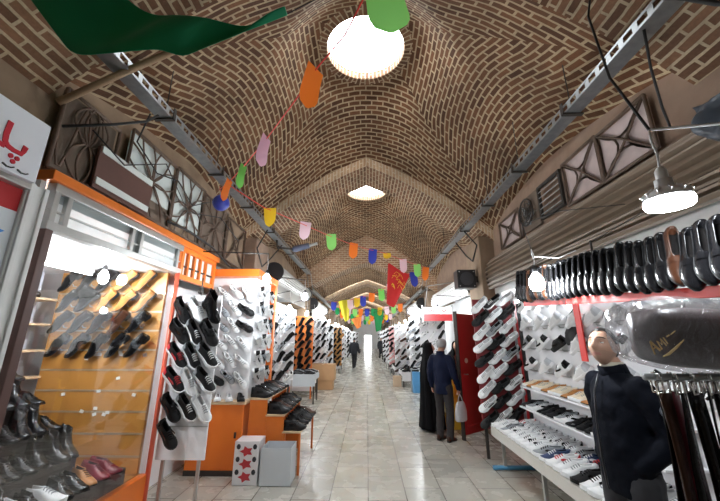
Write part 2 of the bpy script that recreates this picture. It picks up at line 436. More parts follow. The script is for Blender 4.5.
# ---------------------------------------------------------------- shoes
def interp(t, tab):
    for (a, va), (b, vb) in zip(tab, tab[1:]):
        if t <= b: return lerp(va, vb, (t-a)/(b-a) if b > a else 0)
    return tab[-1][1]
LEATHER = {}
def leather(key, col, rough, var=.15):
    return M('leather_'+key, col, rough, var=var, scale=20, bump=.12, bscale=90, spec=.3)
COL = {'black': ((.006, .006, .007), .2), 'black_matt': ((.011, .011, .012), .55), 'brown': ((.052, .019, .009), .28), 'tan': ((.50, .22, .07), .38),
       'white': ((.86, .87, .88), .45), 'grey': ((.30, .32, .34), .55), 'navy': ((.03, .05, .12), .5), 'burgundy': ((.17, .02, .03), .32),
       'red': ((.55, .03, .04), .45), 'pale_grey': ((.60, .62, .65), .5), 'cream': ((.78, .68, .52), .5)}
def cm(c): return leather(c, COL[c][0], COL[c][1])
SHAPE = {  # half-width along the foot, top line, opening (from, to), sole thickness, heel
 'sneaker': dict(w=[(0, .027), (.06, .034), (.25, .036), (.45, .036), (.72, .048), (.88, .042), (.96, .028), (1, .010)],
                 top=[(0, .098), (.12, .092), (.34, .088), (.46, .094), (.6, .078), (.78, .055), (.92, .045), (1, .030)], op=(.07, .44), th=.030, heel=0, L=.285),
 'dress': dict(w=[(0, .024), (.06, .031), (.25, .033), (.45, .034), (.70, .046), (.86, .038), (.95, .024), (1, .008)],
               top=[(0, .090), (.12, .082), (.34, .078), (.44, .088), (.58, .070), (.75, .049), (.92, .038), (1, .024)], op=(.07, .42), th=.009, heel=.024, L=.295),
 'loafer': dict(w=[(0, .024), (.06, .031), (.25, .033), (.45, .035), (.70, .045), (.86, .040), (.95, .027), (1, .009)],
                top=[(0, .082), (.12, .073), (.34, .066), (.50, .070), (.60, .062), (.75, .048), (.92, .040), (1, .024)], op=(.07, .49), th=.009, heel=.020, L=.29),
 'boot': dict(w=[(0, .027), (.06, .036), (.25, .038), (.45, .037), (.72, .047), (.88, .041), (.96, .027), (1, .010)],
              top=[(0, .185), (.15, .178), (.33, .172), (.43, .150), (.52, .105), (.66, .076), (.80, .060), (.92, .048), (1, .030)], op=(.05, .36), th=.020, heel=.022, L=.285)}
def shoe_parts(kind, upper='black', sole='black_matt', accent=None, lod=0):
    S = SHAPE[kind]; L = S['L']; th = S['th']; hl = S['heel']
    nst = 15 if lod == 0 else 9
    ts = [0, .02, .06, .09, .16, .25, .34, .41, .46, .53, .62, .72, .82, .90, .96, 1.0] if lod == 0 else [0, .05, .16, .34, .45, .6, .75, .9, 1.0]
    def base(t): return hl*(1-smooth((t-.28)/.30)) + .016*max(0, (t-.75)/.25)**2
    X = lambda t: (t-.45)*L
    up = MB(); rings = []; opened = []
    na = 6 if lod == 0 else 4
    for t in ts:
        w = interp(t, S['w']); zb = base(t)+th*.7; zt = interp(t, S['top'])+base(t)*.6
        is_open = S['op'][0] <= t <= S['op'][1]; half = []
        hw = zt - zb
        if is_open:
            tp = .66 if kind != 'boot' else .80
            for k in range(na+1):
                a = k/na; half.append((w*lerp(1.04, tp, a**1.5), zb+hw*a))
            half += [(w*tp*.82, zt-.004), (w*tp*.70, zt-min(.055, hw*.6)), (0, zt-min(.06, hw*.65))]
        else:
            for k in range(na+1):
                a = k/na*PI*.40; half.append((w*1.04*math.cos(a)**.75, zb+hw*math.sin(a)**.9*.985))
            e = half[-1][0]
            half += [(e*.7, zb+hw*.992), (e*.35, zb+hw*.998), (0, zt)]
        rings.append([Vector((X(t), -y, z)) for y, z in half] + [Vector((X(t), y, z)) for y, z in reversed(half[:-1])])
        opened.append(is_open)
    n = len(rings[0]); vs = [p for r in rings for p in r]
    outer = na+1
    for i in range(len(rings)-1):
        fs, mi = [], []
        for j in range(n-1):
            inner = opened[i] and opened[i+1] and outer <= j < n-1-outer
            up.add([], [], 0)
            fs.append((i*n+j, (i+1)*n+j, (i+1)*n+j+1, i*n+j+1)); mi.append(1 if inner else 0)
        if i == 0: b = len(up.v); up.v += [tuple(p) for p in vs]
        for f, m in zip(fs, mi):
            up.f.append(list(f)); up.mi.append(m); up.sm.append(True); up.uv.append([(0, 0)]*4)
    for i in (0, len(rings)-1):
        up.f.append([i*n+j for j in (range(n) if i == 0 else reversed(range(n)))]); up.mi.append(0); up.sm.append(False); up.uv.append([(0, 0)]*n)
    lining = M('shoe_lining', (.009, .008, .008), .9, spec=.1)
    if upper in ('white', 'cream'): lining = M('shoe_lining_pale', (.55, .55, .56), .8)
    parts = [('upper', up, [cm(upper), lining])]
    so = MB(); loops = []
    fl = 1.13 if kind == 'sneaker' else 1.10
    tt = ts
    def outline(f, z0):
        left = [Vector((X(t)+(.004 if t == 1 else -.004 if t == 0 else 0), -interp(t, S['w'])*f-.001, base(t)+z0)) for t in tt]
        right = [Vector((X(t)+(.004 if t == 1 else -.004 if t == 0 else 0), interp(t, S['w'])*f+.001, base(t)+z0)) for t in reversed(tt)]
        return left+right
    so.ring_loft([outline(fl*.96, 0), outline(fl, th*.3), outline(fl, th*.8), outline(fl*.97, th)], True, True, 0, False)
    parts.append(('sole', so, [cm(sole)]))
    if hl:
        he = MB(); ot = [t for t in tt if t <= .30]
        def ol(f, z): return [Vector((X(t), -interp(t, S['w'])*f, z if z == 0 else base(t)+.001)) for t in ot]+[Vector((X(t), interp(t, S['w'])*f, z if z == 0 else base(t)+.001)) for t in reversed(ot)]
        he.ring_loft([ol(1.02, 0), ol(1.08, 1)], True, True, 0, False)
        parts.append(('heel', he, [cm('black_matt')]))
    zt = lambda t: interp(t, S['top'])+base(t)*.6
    if kind in ('sneaker', 'dress') or (kind == 'boot' and accent):
        la = MB(); rng = (.50, .70) if kind != 'boot' else (.40, .62)
        for k in range(4 if lod == 0 else 3):
            t = lerp(rng[0], rng[1], k/(3 if lod == 0 else 2)); w = interp(t, S['w'])*.52; z = zt(t)
            la.tube([(X(t), -w, z-.010), (X(t)-.004, -w*.4, z+.003), (X(t)+.004, w*.4, z+.003), (X(t), w, z-.010)], .0032 if kind != 'sneaker' else .0045, 5)
        lc = accent if accent else ('white' if upper not in ('white', 'cream') and kind == 'sneaker' else 'black_matt' if kind != 'sneaker' else 'grey')
        parts.append(('laces', la, [cm(lc)]))
    if kind == 'sneaker':
        ht = MB(); path = [(t, -1) for t in (.13, .09, .05, .02, -.008)] + [(t, 1) for t in (-.008, .02, .05, .09, .13)]; gr = []
        for q in range(5):
            row = []
            for t, sg in path:
                tq = max(0, t); f_ = lerp(1.10, .86, (q/4)**1.5)
                row.append(Vector((X(t)-(.001 if t > 0 else 0), sg*interp(tq, S['w'])*f_+sg*.0012, lerp(base(tq)+th*.8, zt(tq)*(.97 if tq < .06 else .80), q/4))))
            gr.append(row)
        ht.sheet(gr)
        parts.append(('heel_tab', ht, [cm(accent or ('pale_grey' if upper in ('white', 'cream') else 'grey'))]))
        if accent:
            for sg in (-1, 1):
                st = MB(); q = []
                for t, a, b in ((.30, .40, .62), (.42, .30, .58), (.54, .45, .78), (.62, .62, .86)):
                    w = interp(t, S['w']); q.append([Vector((X(t), sg*w*(1.10-.10*k), lerp(base(t)+th*.7, zt(t), k))) for k in (a, b)])
                vs2 = [p for pr in q for p in pr] + [p+Vector((0, sg*.003, .001)) for pr in q for p in pr]
                m = len(q)*2; fs = []
                for i in range(len(q)-1):
                    fs += [(2*i, 2*i+1, 2*i+3, 2*i+2), (m+2*i, m+2*i+2, m+2*i+3, m+2*i+1), (2*i+1, m+2*i+1, m+2*i+3, 2*i+3), (2*i, 2*i+2, m+2*i+2, m+2*i)]
                st.add(vs2, fs, 0, False)
                parts.append(('side_stripe', st, [cm(accent)]))
    if kind == 'loafer':
        sb = MB(); t0, t1 = .53, .61; g = []
        for t in (t0, t1):
            w = interp(t, S['w']); z = zt(t); zb = base(t)+th
            g.append([Vector((X(t), y*w, zb+(z-zb)*q+.0035)) for y, q in ((-1.07, .35), (-.98, .65), (-.72, .9), (-.3, 1.0), (.3, 1.0), (.72, .9), (.98, .65), (1.07, .35))])
        sb.sheet(g); parts.append(('strap', sb, [cm(upper)]))
    if kind == 'boot':
        pl = MB(); pl.tube([(X(-.01), 0, .165), (X(-.05), 0, .185), (X(-.01), 0, .205), (X(.03), 0, .185)], .004, 6); parts.append(('pull_loop', pl, [cm('black_matt')]))
    return parts
PROTO = {}
def proto(kind, upper, sole, accent=None, lod=0):
    key = (kind, upper, sole, accent, lod)
    if key not in PROTO:
        ps = shoe_parts(kind, upper, sole, accent, lod)
        if lod < 2: PROTO[key] = [(n, mb.mesh('shoe_'+n, mats)) for n, mb, mats in ps]
        else:                                                       # small in the photo: one mesh
            one = MB(); mats = []
            for n, mb, ms in ps:
                if n in ('laces', 'pull_loop'): continue
                o = len(mats); mats += ms; b = len(one.v)
                one.v += mb.v; one.f += [[b+i for i in f] for f in mb.f]; one.mi += [o+i for i in mb.mi]; one.sm += mb.sm; one.uv += mb.uv
            PROTO[key] = [(None, one.mesh('shoe', mats))]
    return PROTO[key]
NAMES = {'sneaker': 'sneaker', 'dress': 'dress_shoe', 'loafer': 'loafer', 'boot': 'ankle_boot'}
WORDS = {'sneaker': 'sneaker', 'dress': 'dress shoe', 'loafer': 'loafer', 'boot': 'ankle boot'}
def put_shoe(spec, loc, R, label, group, size=1.0, tall=1.0):
    kind, upper, sole, accent, lod = (spec+(None, None, None))[:5] if len(spec) < 5 else spec
    sole = sole or 'black_matt'; lod = lod or 0
    meshes = proto(kind, upper, sole, accent, lod)
    mw = Matrix.Translation(loc) @ R.to_4x4() @ Matrix.Diagonal((size, size, size*tall, 1))
    if len(meshes) == 1 and meshes[0][0] is None:
        o = bpy.data.objects.new(NAMES[kind], meshes[0][1]); C.objects.link(o); o.matrix_world = mw
    else:
        o = bpy.data.objects.new(NAMES[kind], None); C.objects.link(o); o.empty_display_size = .05; o.matrix_world = mw
        for n, me in meshes:
            c = bpy.data.objects.new(n, me); C.objects.link(c); c.parent = o
    return tag(o, label, 'boot' if kind == 'boot' else 'shoe' if kind != 'sneaker' else 'sneaker', group)
def words(spec):
    kind, upper = spec[0], spec[1]; sole = spec[2] if len(spec) > 2 else None; acc = spec[3] if len(spec) > 3 else None
    s = upper.replace('_', ' ').replace(' matt', '')
    if kind == 'sneaker':
        if acc and acc != upper: s += ' and ' + acc.replace('_', ' ').replace(' matt', '')
        elif sole == 'white' and upper != 'white': s = 'white-soled ' + s
    return s+' '+WORDS[kind]
SW = ('sneaker', 'white', 'white', None); SWB = ('sneaker', 'white', 'white', 'black'); SB = ('sneaker', 'black_matt', 'white', None)
SBB = ('sneaker', 'black_matt', 'black_matt', 'black'); SG = ('sneaker', 'grey', 'white', 'black'); SWR = ('sneaker', 'white', 'white', 'red')
SBR = ('sneaker', 'black_matt', 'white', 'red'); SN = ('sneaker', 'navy', 'white', 'white'); SCR = ('sneaker', 'cream', 'white', None)
DB = ('dress', 'black', 'black_matt', None); DBR = ('dress', 'brown', 'black_matt', None); DT = ('dress', 'tan', 'black_matt', None); DBU = ('dress', 'burgundy', 'black_matt', None)
LB = ('loafer', 'black', 'black_matt', None); LBR = ('loafer', 'brown', 'black_matt', None); LT = ('loafer', 'tan', 'black_matt', None)
BB = ('boot', 'black', 'black_matt', None); BBL = ('boot', 'black', 'black_matt', 'black'); BBR = ('boot', 'brown', 'black_matt', 'brown'); BT = ('boot', 'tan', 'black_matt', None)
def far(spec, lod): return (spec[0], spec[1], spec[2], spec[3], lod)

def wall_shoe(p, n, ang, tilt=0):
    """shoe with its sole against an upright board of outward normal n, toe pointing ang degrees below the board's right-hand direction"""
    n = Vector(n).normalized(); r = Vector((0, 0, 1)).cross(n).normalized()     # viewer's right when looking at the board
    a = math.radians(ang); toe = r*math.cos(a) - Vector((0, 0, 1))*math.sin(a)
    up = n*math.cos(math.radians(tilt)) + Vector((0, 0, 1))*math.sin(math.radians(tilt))
    return orient(toe, up)
def board_bracket(b, p, n, size=.1):
    mb = MB(); n = Vector(n); r = Vector((0, 0, 1)).cross(n)
    mb.tube([Vector(p)-n*.02, Vector(p)+n*.035, Vector(p)+n*.05+Vector((0, 0, .02))], .006, 6)
    return part(mb, 'bracket', alu, b)

# ================================================================= LEFT SIDE
XL = -2.25
# ---- the shoe window: orange and aluminium front, glass case behind
t = thing('shop_window', 'orange and aluminium shop window with big glass pane full of black shoes', 'shop window', (XL, 2.8, 0))
T = Matrix.Translation((-XL, -2.8, 0))
def loc(mb_parent, mb, name, mats, bevel=0, label=None):   # parts given in place coordinates
    o = mb.build(name, mats, mb_parent, bevel); o.matrix_local = mb_parent.matrix_world.inverted()
    if label: o['label'] = label
    return o
Y0, Y1 = 2.19, 3.93
mb = MB(); mb.box2((XL-.06, Y0, 0), (XL+.02, Y1, .36)); loc(t, mb, 'base_panel', orange, .006, 'orange base panel')
mb = MB(); mb.box2((XL-.30, Y0-.06, 2.755), (XL+.05, 4.93, 2.83)); loc(t, mb, 'fascia_beam', orange_dark, .006, 'orange fascia beam')
mb = MB(); mb.box2((XL-.05, Y0, 2.41), (XL+.035, Y1+.03, 2.47)); loc(t, mb, 'transom_bar', alu, .005)
mb = MB(); mb.box2((XL-.04, Y0, 2.69), (XL+.03, Y1+.03, 2.755)); loc(t, mb, 'top_rail', alu, .005)
for yy in (Y0+.03, 2.33, 3.06, 3.19, 3.86):
    mb = MB(); mb.box2((XL-.03, yy-.022, 2.47), (XL+.03, yy+.022, 2.69)); loc(t, mb, 'transom_mullion', alu, .004)
mb = MB(); mb.box2((XL-.02, Y0, 2.548), (XL+.02, Y1, 2.56)); loc(t, mb, 'transom_bar', alu, .003)
for a, b, m in ((Y0+.05, 2.31, frost_lit), (2.35, 3.04, frost_lit), (3.08, 3.17, frost_dark), (3.21, 3.84, frost_lit)):
    mb = MB(); mb.box2((XL-.012, a, 2.47), (XL-.002, b, 2.625)); loc(t, mb, 'transom_pane', m)
    mb = MB(); mb.box2((XL-.012, a, 2.625), (XL-.002, b, 2.69)); loc(t, mb, 'transom_pane', frost_dark)
mb = MB(); mb.box2((XL-.035, Y0, .36), (XL+.035, Y0+.06, 2.41)); loc(t, mb, 'corner_post', brown_panel, .004, 'dark brown post')
mb = MB(); mb.box2((XL-.005, Y0+.06, .36), (XL+.005, Y1-.03, 2.41)); loc(t, mb, 'glass_pane', pane)
mb = MB(); mb.tube([(XL+.02, Y1-.01, .05), (XL+.02, Y1-.01, 2.42)], .024, 10); loc(t, mb, 'end_post', M('salmon_paint', (.85, .16, .09), .35), 0, 'salmon red corner post')
mb = MB(); mb.box2((-3.86, Y0, .30), (XL-.07, Y1, .36)); loc(t, mb, 'display_floor', tan_wood)
mb = MB(); mb.box2((-3.86, Y0, 2.42), (XL-.07, Y1, 2.46)); loc(t, mb, 'case_ceiling', white_board)
mb = MB(); mb.box2((-3.86, Y0-.05, .0), (XL-.04, Y0-.01, 2.78)); loc(t, mb, 'side_panel', white_board)
mb = MB(); mb.box2((-3.82, Y0, .36), (-3.78, Y1-.06, 2.42)); loc(t, mb, 'rear_panel', M('lilac_white', (.78, .78, .86), .5, var=.03))
# slat board at the far end of the case
sb = thing('slat_board', 'tan grooved slat board at the far end of the glass shoe case', 'display board', (-2.86, Y1-.05, .36))
mb = MB(); mb.box2((-3.55, Y1-.07, .37), (-2.31, Y1-.03, 2.41)); loc(sb, mb, 'board', tan_wood, .003)
for k in range(9):
    z = .52+k*.205; mb = MB(); mb.box2((-3.55, Y1-.074, z), (-2.31, Y1-.068, z+.018)); loc(sb, mb, 'groove', groove)
nrm = (0, -1, 0)
rows = [(2.30, [DB, DB, BB, DT, LT, DB]), (2.07, [DB, BB, DT, DT, LT, DB]), (1.84, [DB, DB, DB, DBR, DB, DB]), (1.60, [DB, DB, DB, DB, DB, BBL])]
for ri, (z, specs) in enumerate(rows):
    for ci, s in enumerate(specs[:5]):
        x = -3.36+ci*.215+(.03 if ri % 2 else 0); p = Vector((x, Y1-.075, z))
        board_bracket(sb, sb.matrix_world.inverted() @ (p-Vector((0, .0, .05))), nrm)
        R = wall_shoe(p, nrm, 180-42-random.uniform(-6, 6), 48)
        put_shoe(s, p+Vector((.0, -.05, -.01)), R, f'{words(s)} {ORD[ci+1]} from left in {ORD[ri+1]} row of the tan slat board', 'shoes on the tan slat board', 1.05)
# little price tags on the bare lower board
for k in range(16):
    mb = MB(); x, z = random.uniform(-3.3, -2.4), random.choice((1.50, 1.30, 1.12, .95))+random.uniform(-.04, .04)
    mb.box((x, Y1-.077, z), (.04, .004, .03), 0, Matrix.Rotation(random.uniform(-.4, .4), 3, 'Y'))
    o = mb.build('price_tag', tag_white); tag(o, 'small white price tag stuck on the bare lower slat board', 'price tag', 'price tags on the slat board')
# rear shelves
shelf_items = {2.10: [(BB, 3.60)], 1.83: [(SBR, 3.52)], 1.56: [(BBL, 3.55), (DB, 3.22)], 1.29: [(BB, 3.52), (BB, 3.2)], 1.02: [(DB, 3.45), (DB, 3.15)]}
for si, z in enumerate(shelf_items):
    mb = MB(); mb.box2((-3.78, 2.75, z-.022), (-3.50, 3.84, z))
    o = mb.build('wall_shelf', pale_wood, None, .003); tag(o, f'pale wood shelf, {ORD[si+1]} from the top, on white rear wall of the glass case', 'shelf', 'rear wall shelves')
    for ki, (s, yy) in enumerate(shelf_items[z]):
        put_shoe(s, (-3.63, yy, z+.001), orient((1, -.45, 0), (0, 0, 1)), f'{words(s)} standing {"farther" if ki == 0 else "nearer"} on the {ORD[si+1]} pale shelf from the top', 'shoes on the rear shelves', 1.08)
# stepped heap behind the glass
stp = [(-2.41, .50), (-2.63, .70), (-2.85, .90), (-3.07, 1.10), (-3.29, 1.30)]
for si, (x, z) in enumerate(stp):
    mb = MB(); mb.box2((x-.11, Y0+.02, .361), (x+.11, 3.30 if si else 3.66, z))
    o = mb.build('display_step', M('dark_step', (.05, .042, .04), .6), None, .004)
    tag(o, f'dark display step, {ORD[si+1]} from the glass, inside the shoe case', 'display step', 'steps inside the shoe case')
    n = 9 if si else 11
    for k in range(n):
        y = Y0+.10+k*.122
        s = random.choice([DB, DB, DB, BB, BBL, DB, LB])
        if si == 0 and k in (5,): s = SW
        if si == 0 and k in (8,): s = DT
        if si == 0 and k in (3,): s = SWR
        if si == 0 and k in (9, 10): s = DBU
        if si == 1 and k == 7: s = BB
        R = orient((1, random.uniform(-.5, .1), -.07), (.07, 0, 1))
        put_shoe(s, (x+random.uniform(-.02, .02), y, z+.008), R, f'{words(s)} {ORD[k+1]} from the near end of the {ORD[si+1]} step behind the glass', 'shoes heaped behind the glass', 1.12)
def bulb(loc_, label, top=None, r=.042, kind='pear', arm=None, ar=.009):
    t = thing('pendant_bulb', label, 'lamp', loc_, None, 'bare LED bulbs over the stalls')
    mb = MB()
    if kind == 'pear': mb.lathe([(.004, -.075), (r*.55, -.068), (r*.92, -.045), (r, -.015), (r*.9, .015), (r*.55, .045), (.016, .06)], 18); part(mb, 'bulb', lens, t)
    else:
        mb.lathe([(.002, -.034), (r*.6, -.032), (r*.93, -.024), (r*.985, -.010), (r*.97, .002)], 24); part(mb, 'lens', lens_led, t)
        mb = MB(); mb.lathe([(r*.96, .003), (r*.97, .008), (r*.86, .03), (r*.5, .05), (r*.36, .062), (r*.36, .09)], 24); part(mb, 'housing', white_plastic, t)
        for k in range(12):
            a = 2*PI*k/12
            mb = MB(); mb.box((r*.72*math.cos(a), r*.72*math.sin(a), .028), (r*.5, .004, .03), 0, Matrix.Rotation(a, 3, 'Z') @ Matrix.Rotation(.65, 3, 'Y')); part(mb, 'cooling_fin', white_plastic, t)
    mb = MB(); z0 = .06 if kind == 'pear' else .088
    mb.lathe([(.017, z0), (.021, z0+.01), (.021, z0+.04), (.012, z0+.055), (.004, z0+.06)], 14); part(mb, 'socket', white_plastic if kind != 'pear' else black_plastic, t)
    if top is not None:
        mb = MB(); b = Vector((0, 0, z0+.055)); e = Vector(top)-Vector(loc_)
        mb.tube([b, b.lerp(e, .35)+Vector((.006, 0, 0)), b.lerp(e, .7)+Vector((-.004, 0, 0)), e], .0035 if kind == 'pear' else .005, 6); part(mb, 'cord', white_plastic, t)
    if arm is not None:
        mb = MB(); mb.tube([Vector(q)-Vector(loc_) for q in arm], ar, 6); part(mb, 'arm', dark_metal, t)
    return t
bulb((-2.62, 3.30, 2.27), 'bare glowing bulb hanging inside the glass shoe case', (-2.62, 3.30, 2.425))
bulb((-2.72, 2.30, 2.27), 'bare glowing bulb near the front end inside the glass case', (-2.72, 2.30, 2.425))

for k, (ya, yb) in enumerate(((2.3, 2.95), (3.05, 3.75))):
    t = thing('tube_lamp', f'white tube lamp on the case ceiling, {["nearer", "farther"][k]} of the two', 'lamp', (-3.1, (ya+yb)/2, 2.38), None, 'tube lamps in the shoe case')
    mb = MB(); mb.box2((-3.13, ya, 2.385), (-3.07, yb, 2.42)); loc(t, mb, 'housing', white_plastic, .003)
    mb = MB(); mb.tube([(-3.1, ya+.03, 2.37), (-3.1, yb-.03, 2.37)], .014, 10); loc(t, mb, 'tube', tube_case)

t = thing('tube_lamp', 'added tube lamp above the shoe case backlighting the frosted transom', 'lamp', (-2.7, 3.0, 2.6), None)  # unseen lamp added only to brighten the frosted panes from behind
mb = MB(); mb.box2((-2.73, 2.35, 2.47), (-2.67, 3.75, 2.50)); loc(t, mb, 'housing', white_plastic, .003)
mb = MB(); mb.tube([(-2.70, 2.38, 2.52), (-2.70, 3.72, 2.52)], .014, 10); loc(t, mb, 'tube', tube_mat)

# ---- door bay with orange transom grille beyond the window
t = thing('shop_transom', 'orange transom window with thin dark mullions beside the shoe case', 'window', (XL, 4.4, 2.35))
mb = MB()
mb.box2((XL-.04, 3.96, 2.36), (XL+.02, 4.90, 2.42)); mb.box2((XL-.04, 3.96, 2.70), (XL+.02, 4.90, 2.755)); mb.box2((XL-.04, 3.96, 2.42), (XL+.02, 4.02, 2.72)); mb.box2((XL-.04, 4.84, 2.42), (XL+.02, 4.90, 2.72))
loc(t, mb, 'frame', orange, .004)
for k in range(4):
    yy = 4.14+k*.16; mb = MB(); mb.box2((XL-.02, yy-.02, 2.42), (XL+.012, yy+.02, 2.72)); loc(t, mb, 'mullion', orange_dark)
mb = MB(); mb.box2((XL-.02, 4.02, 2.52), (XL+.008, 4.84, 2.535)); loc(t, mb, 'mullion', dark_metal)
mb = MB(); mb.box2((XL-.03, 4.02, 2.42), (XL-.02, 4.84, 2.72)); loc(t, mb, 'pane', frost)
# white sneaker board facing the aisle end-on
bd = thing('sneaker_board', 'white hanging board of black trainers beside the salmon red post', 'display board', (-1.98, 3.97, .46))
mb = MB(); mb.box2((-2.22, 3.985, .46), (-1.70, 4.01, 2.16)); loc(bd, mb, 'board', white_board, .003)
mb = MB(); mb.box2((-2.22, 3.98, 1.245), (-1.70, 3.986, 1.252)); loc(bd, mb, 'seam', alu)
mb = MB(); mb.box2((-2.22, 3.98, .775), (-1.70, 3.986, .782)); loc(bd, mb, 'seam', alu)
mb = MB(); mb.tube([(-1.96, 4.0, 2.15), (-1.96, 4.0, 2.37)], .008, 6); mb.ball((-1.96, 3.97, 2.2), .03, 8); loc(bd, mb, 'hanging_hook', dark_metal)
for xx in (-2.15, -1.77):
    mb = MB(); mb.box2((xx-.015, 4.011, 0), (xx+.015, 4.04, 2.1)); loc(bd, mb, 'support_leg', alu)
grid = [(1.97, [SBB, SW, BB]), (1.73, [SBB, SB, SBB]), (1.48, [SBR, SB, SB]), (1.23, [SBR, SW, SB]), (.97, [SBB, SB, SW]), (.72, [SBB, None, None])]
for ri, (z, specs) in enumerate(grid):
    for ci, s in enumerate(specs):
        if s is None: continue
        p = Vector((-2.12+ci*.165+ri*.004, 3.98, z))
        board_bracket(bd, bd.matrix_world.inverted() @ (p-Vector((0, 0, .05))), nrm)
        R = wall_shoe(p, nrm, 50+random.uniform(-8, 8), 58)
        put_shoe(s, p+Vector((0, -.065, -.01)), R, f'{words(s)} {ORD[ci+1]} from left in {ORD[ri+1]} row of the white trainer board', 'trainers on the white board', 1.06, 1.45)

# ---- orange and white cabinet
cb = thing('display_cabinet', 'tall white display cabinet with orange top beam, post and base', 'cabinet', (-1.95, 5.4, 0))
CX0, CX1, CY0, CY1 = -2.35, -1.64, 4.92, 5.95
mb = MB(); mb.box2((CX0, CY0, .06), (CX1, CY1, .83)); loc(cb, mb, 'base', orange, .006, 'orange base box')
mb = MB(); mb.box2((CX0, CY0-.006, .0), (CX1-.03, CY1, .06)); loc(cb, mb, 'plinth', dark_metal)
mb = MB(); mb.box2((CX0, CY0-.03, .83), (CX1+.03, CY1+.02, .865)); loc(cb, mb, 'shelf_top', pale_wood, .004)
mb = MB(); mb.box2((CX0, CY0+.16, .865), (CX1-.02, CY1-.1, 2.55)); loc(cb, mb, 'white_core', white_board, .003)
mb = MB(); mb.box2((CX0-.05, CY0-.02, 2.55), (CX1+.06, CY1+.05, 2.66)); loc(cb, mb, 'top_beam', orange, .008, 'orange top beam')
mb = MB(); mb.box2((CX1-.04, CY1-.05, .865), (CX1+.05, CY1+.06, 2.55)); loc(cb, mb, 'post', orange, .006, 'orange corner post')
mb = MB(); mb.box2((CX1-.1, CY0-.008, .43), (CX1-.075, CY0, .5)); loc(cb, mb, 'hinge', dark_metal)
for zi in range(6):
    z = 2.30-zi*.235
    for ci in range(3):
        s = [SWB, SWB, SW, SBB, SWB, SG][(zi*5+ci*2+zi//2) % 6]
        p = Vector((-2.12+ci*.17, CY0+.155, z+(.03 if ci % 2 else 0)))
        board_bracket(cb, cb.matrix_world.inverted() @ (p-Vector((0, 0, .04))), nrm)
        put_shoe(far(s, 1), p+Vector((0, -.022, 0)), wall_shoe(p, nrm, 40+random.uniform(-14, 14), 25), f'{words(s)} {ORD[ci+1]} from left in {ORD[zi+1]} row on the white cabinet front', 'sneakers on the cabinet front', .92, 1.15)
    for ci in range(3):
        s = [SWB, SW, SWB, SG, SW][(zi*3+ci) % 5]
        p = Vector((CX1-.02, CY0+.30+ci*.26, z+.03))
        nx = (1, 0, 0)
        board_bracket(cb, cb.matrix_world.inverted() @ (p-Vector((0, 0, .04))), nx)
        put_shoe(far(s, 1), p+Vector((.022, 0, 0)), wall_shoe(p, nx, 40+random.uniform(-10, 10), 25), f'{words(s)} {ORD[ci+1]} from near edge in {ORD[zi+1]} row on the cabinet aisle side', 'sneakers on the cabinet side', .9)
for k in range(4):
    s = [SBB, SWB, SW, SBB][k]
    put_shoe(far(s, 0), (-2.2+k*.16, CY0+.06, .867), orient((.5, -1, 0), (0, 0, 1)), f'{words(s)} {ORD[k+1]} from left standing on the orange cabinet base', 'shoes on the cabinet base', .9)

# ---- stepped rack of black shoes in front of the cabinet and the boxes
rk = thing('stepped_rack', 'low orange wood rack with stepped shelves of black shoes beside the cabinet', 'rack', (-1.35, 5.5, 0))
steps = [(-1.46, .90), (-1.23, .70), (-1.00, .50)]
for x, z in steps:
    mb = MB(); mb.box2((x-.125, 4.95, z-.02), (x+.125, 6.1, z)); loc(rk, mb, 'shelf', pale_wood, .003)
for yy in (4.97, 6.08):
    mb = MB(); mb.box2((-1.58, yy-.012, 0), (-1.345, yy+.012, .88)); mb.box2((-1.345, yy-.012, 0), (-1.11, yy+.012, .68)); loc(rk, mb, 'side_panel', orange_dark, .003)
    mb = MB(); mb.box2((-1.11, yy-.012, 0), (-1.08, yy+.012, .48)); mb.box2((-.91, yy-.012, 0), (-.88, yy+.012, .48)); loc(rk, mb, 'leg', orange_dark, .003)
for si, (x, z) in enumerate(steps):
    for k in range(8):
        s = [SBB, DB, SBB, SBB, DB, DBR, SBB, LB][(k+si*3) % 8]
        put_shoe(far(s, 0), (x, 5.04+k*.138, z+.001), orient((1, random.uniform(-.35, .05), 0), (0, 0, 1)), f'{words(s)} {ORD[k+1]} from near end on the {ORD[si+1]} shelf of the stepped rack', 'shoes on the stepped rack', 1.08, 1.2)
def carton(name, label, a, b, mat, open_top=False, group=None, flap=None):
    t = thing(name, label, 'box', ((a[0]+b[0])/2, (a[1]+b[1])/2, a[2]), None, group)
    th = .008; mb = MB()
    mb.box2(a, (b[0], b[1], a[2]+th)); mb.box2(a, (a[0]+th, b[1], b[2])); mb.box2((b[0]-th, a[1], a[2]), b); mb.box2((a[0]+th, a[1], a[2]), (b[0]-th, a[1]+th, b[2])); mb.box2((a[0]+th, b[1]-th, a[2]), (b[0]-th, b[1], b[2]))
    loc(t, mb, 'body', mat, .002)
    if not open_top:
        mb = MB(); mb.box2((a[0], a[1], b[2]), (b[0], b[1], b[2]+.008)); loc(t, mb, 'lid', mat, .002)
        if flap:
            mb = MB(); mb.box2(((a[0]+b[0])/2-.03, a[1]-.002, b[2]+.008), ((a[0]+b[0])/2+.03, b[1], b[2]+.011)); loc(t, mb, 'tape', flap)
    return t
t = carton('grey_carton', 'open pale grey carton on the floor under the stepped rack', (-1.29, 4.62, .0), (-.92, 4.93, .40), grey_card, True)
t = carton('printed_box', 'white box with red and black printed pattern in front of the orange base', (-1.62, 4.64, 0), (-1.32, 4.90, .46), white_board)
rp = M('print_red', (.55, .04, .05), .5); bp_ = M('print_black', (.03, .03, .04), .5)
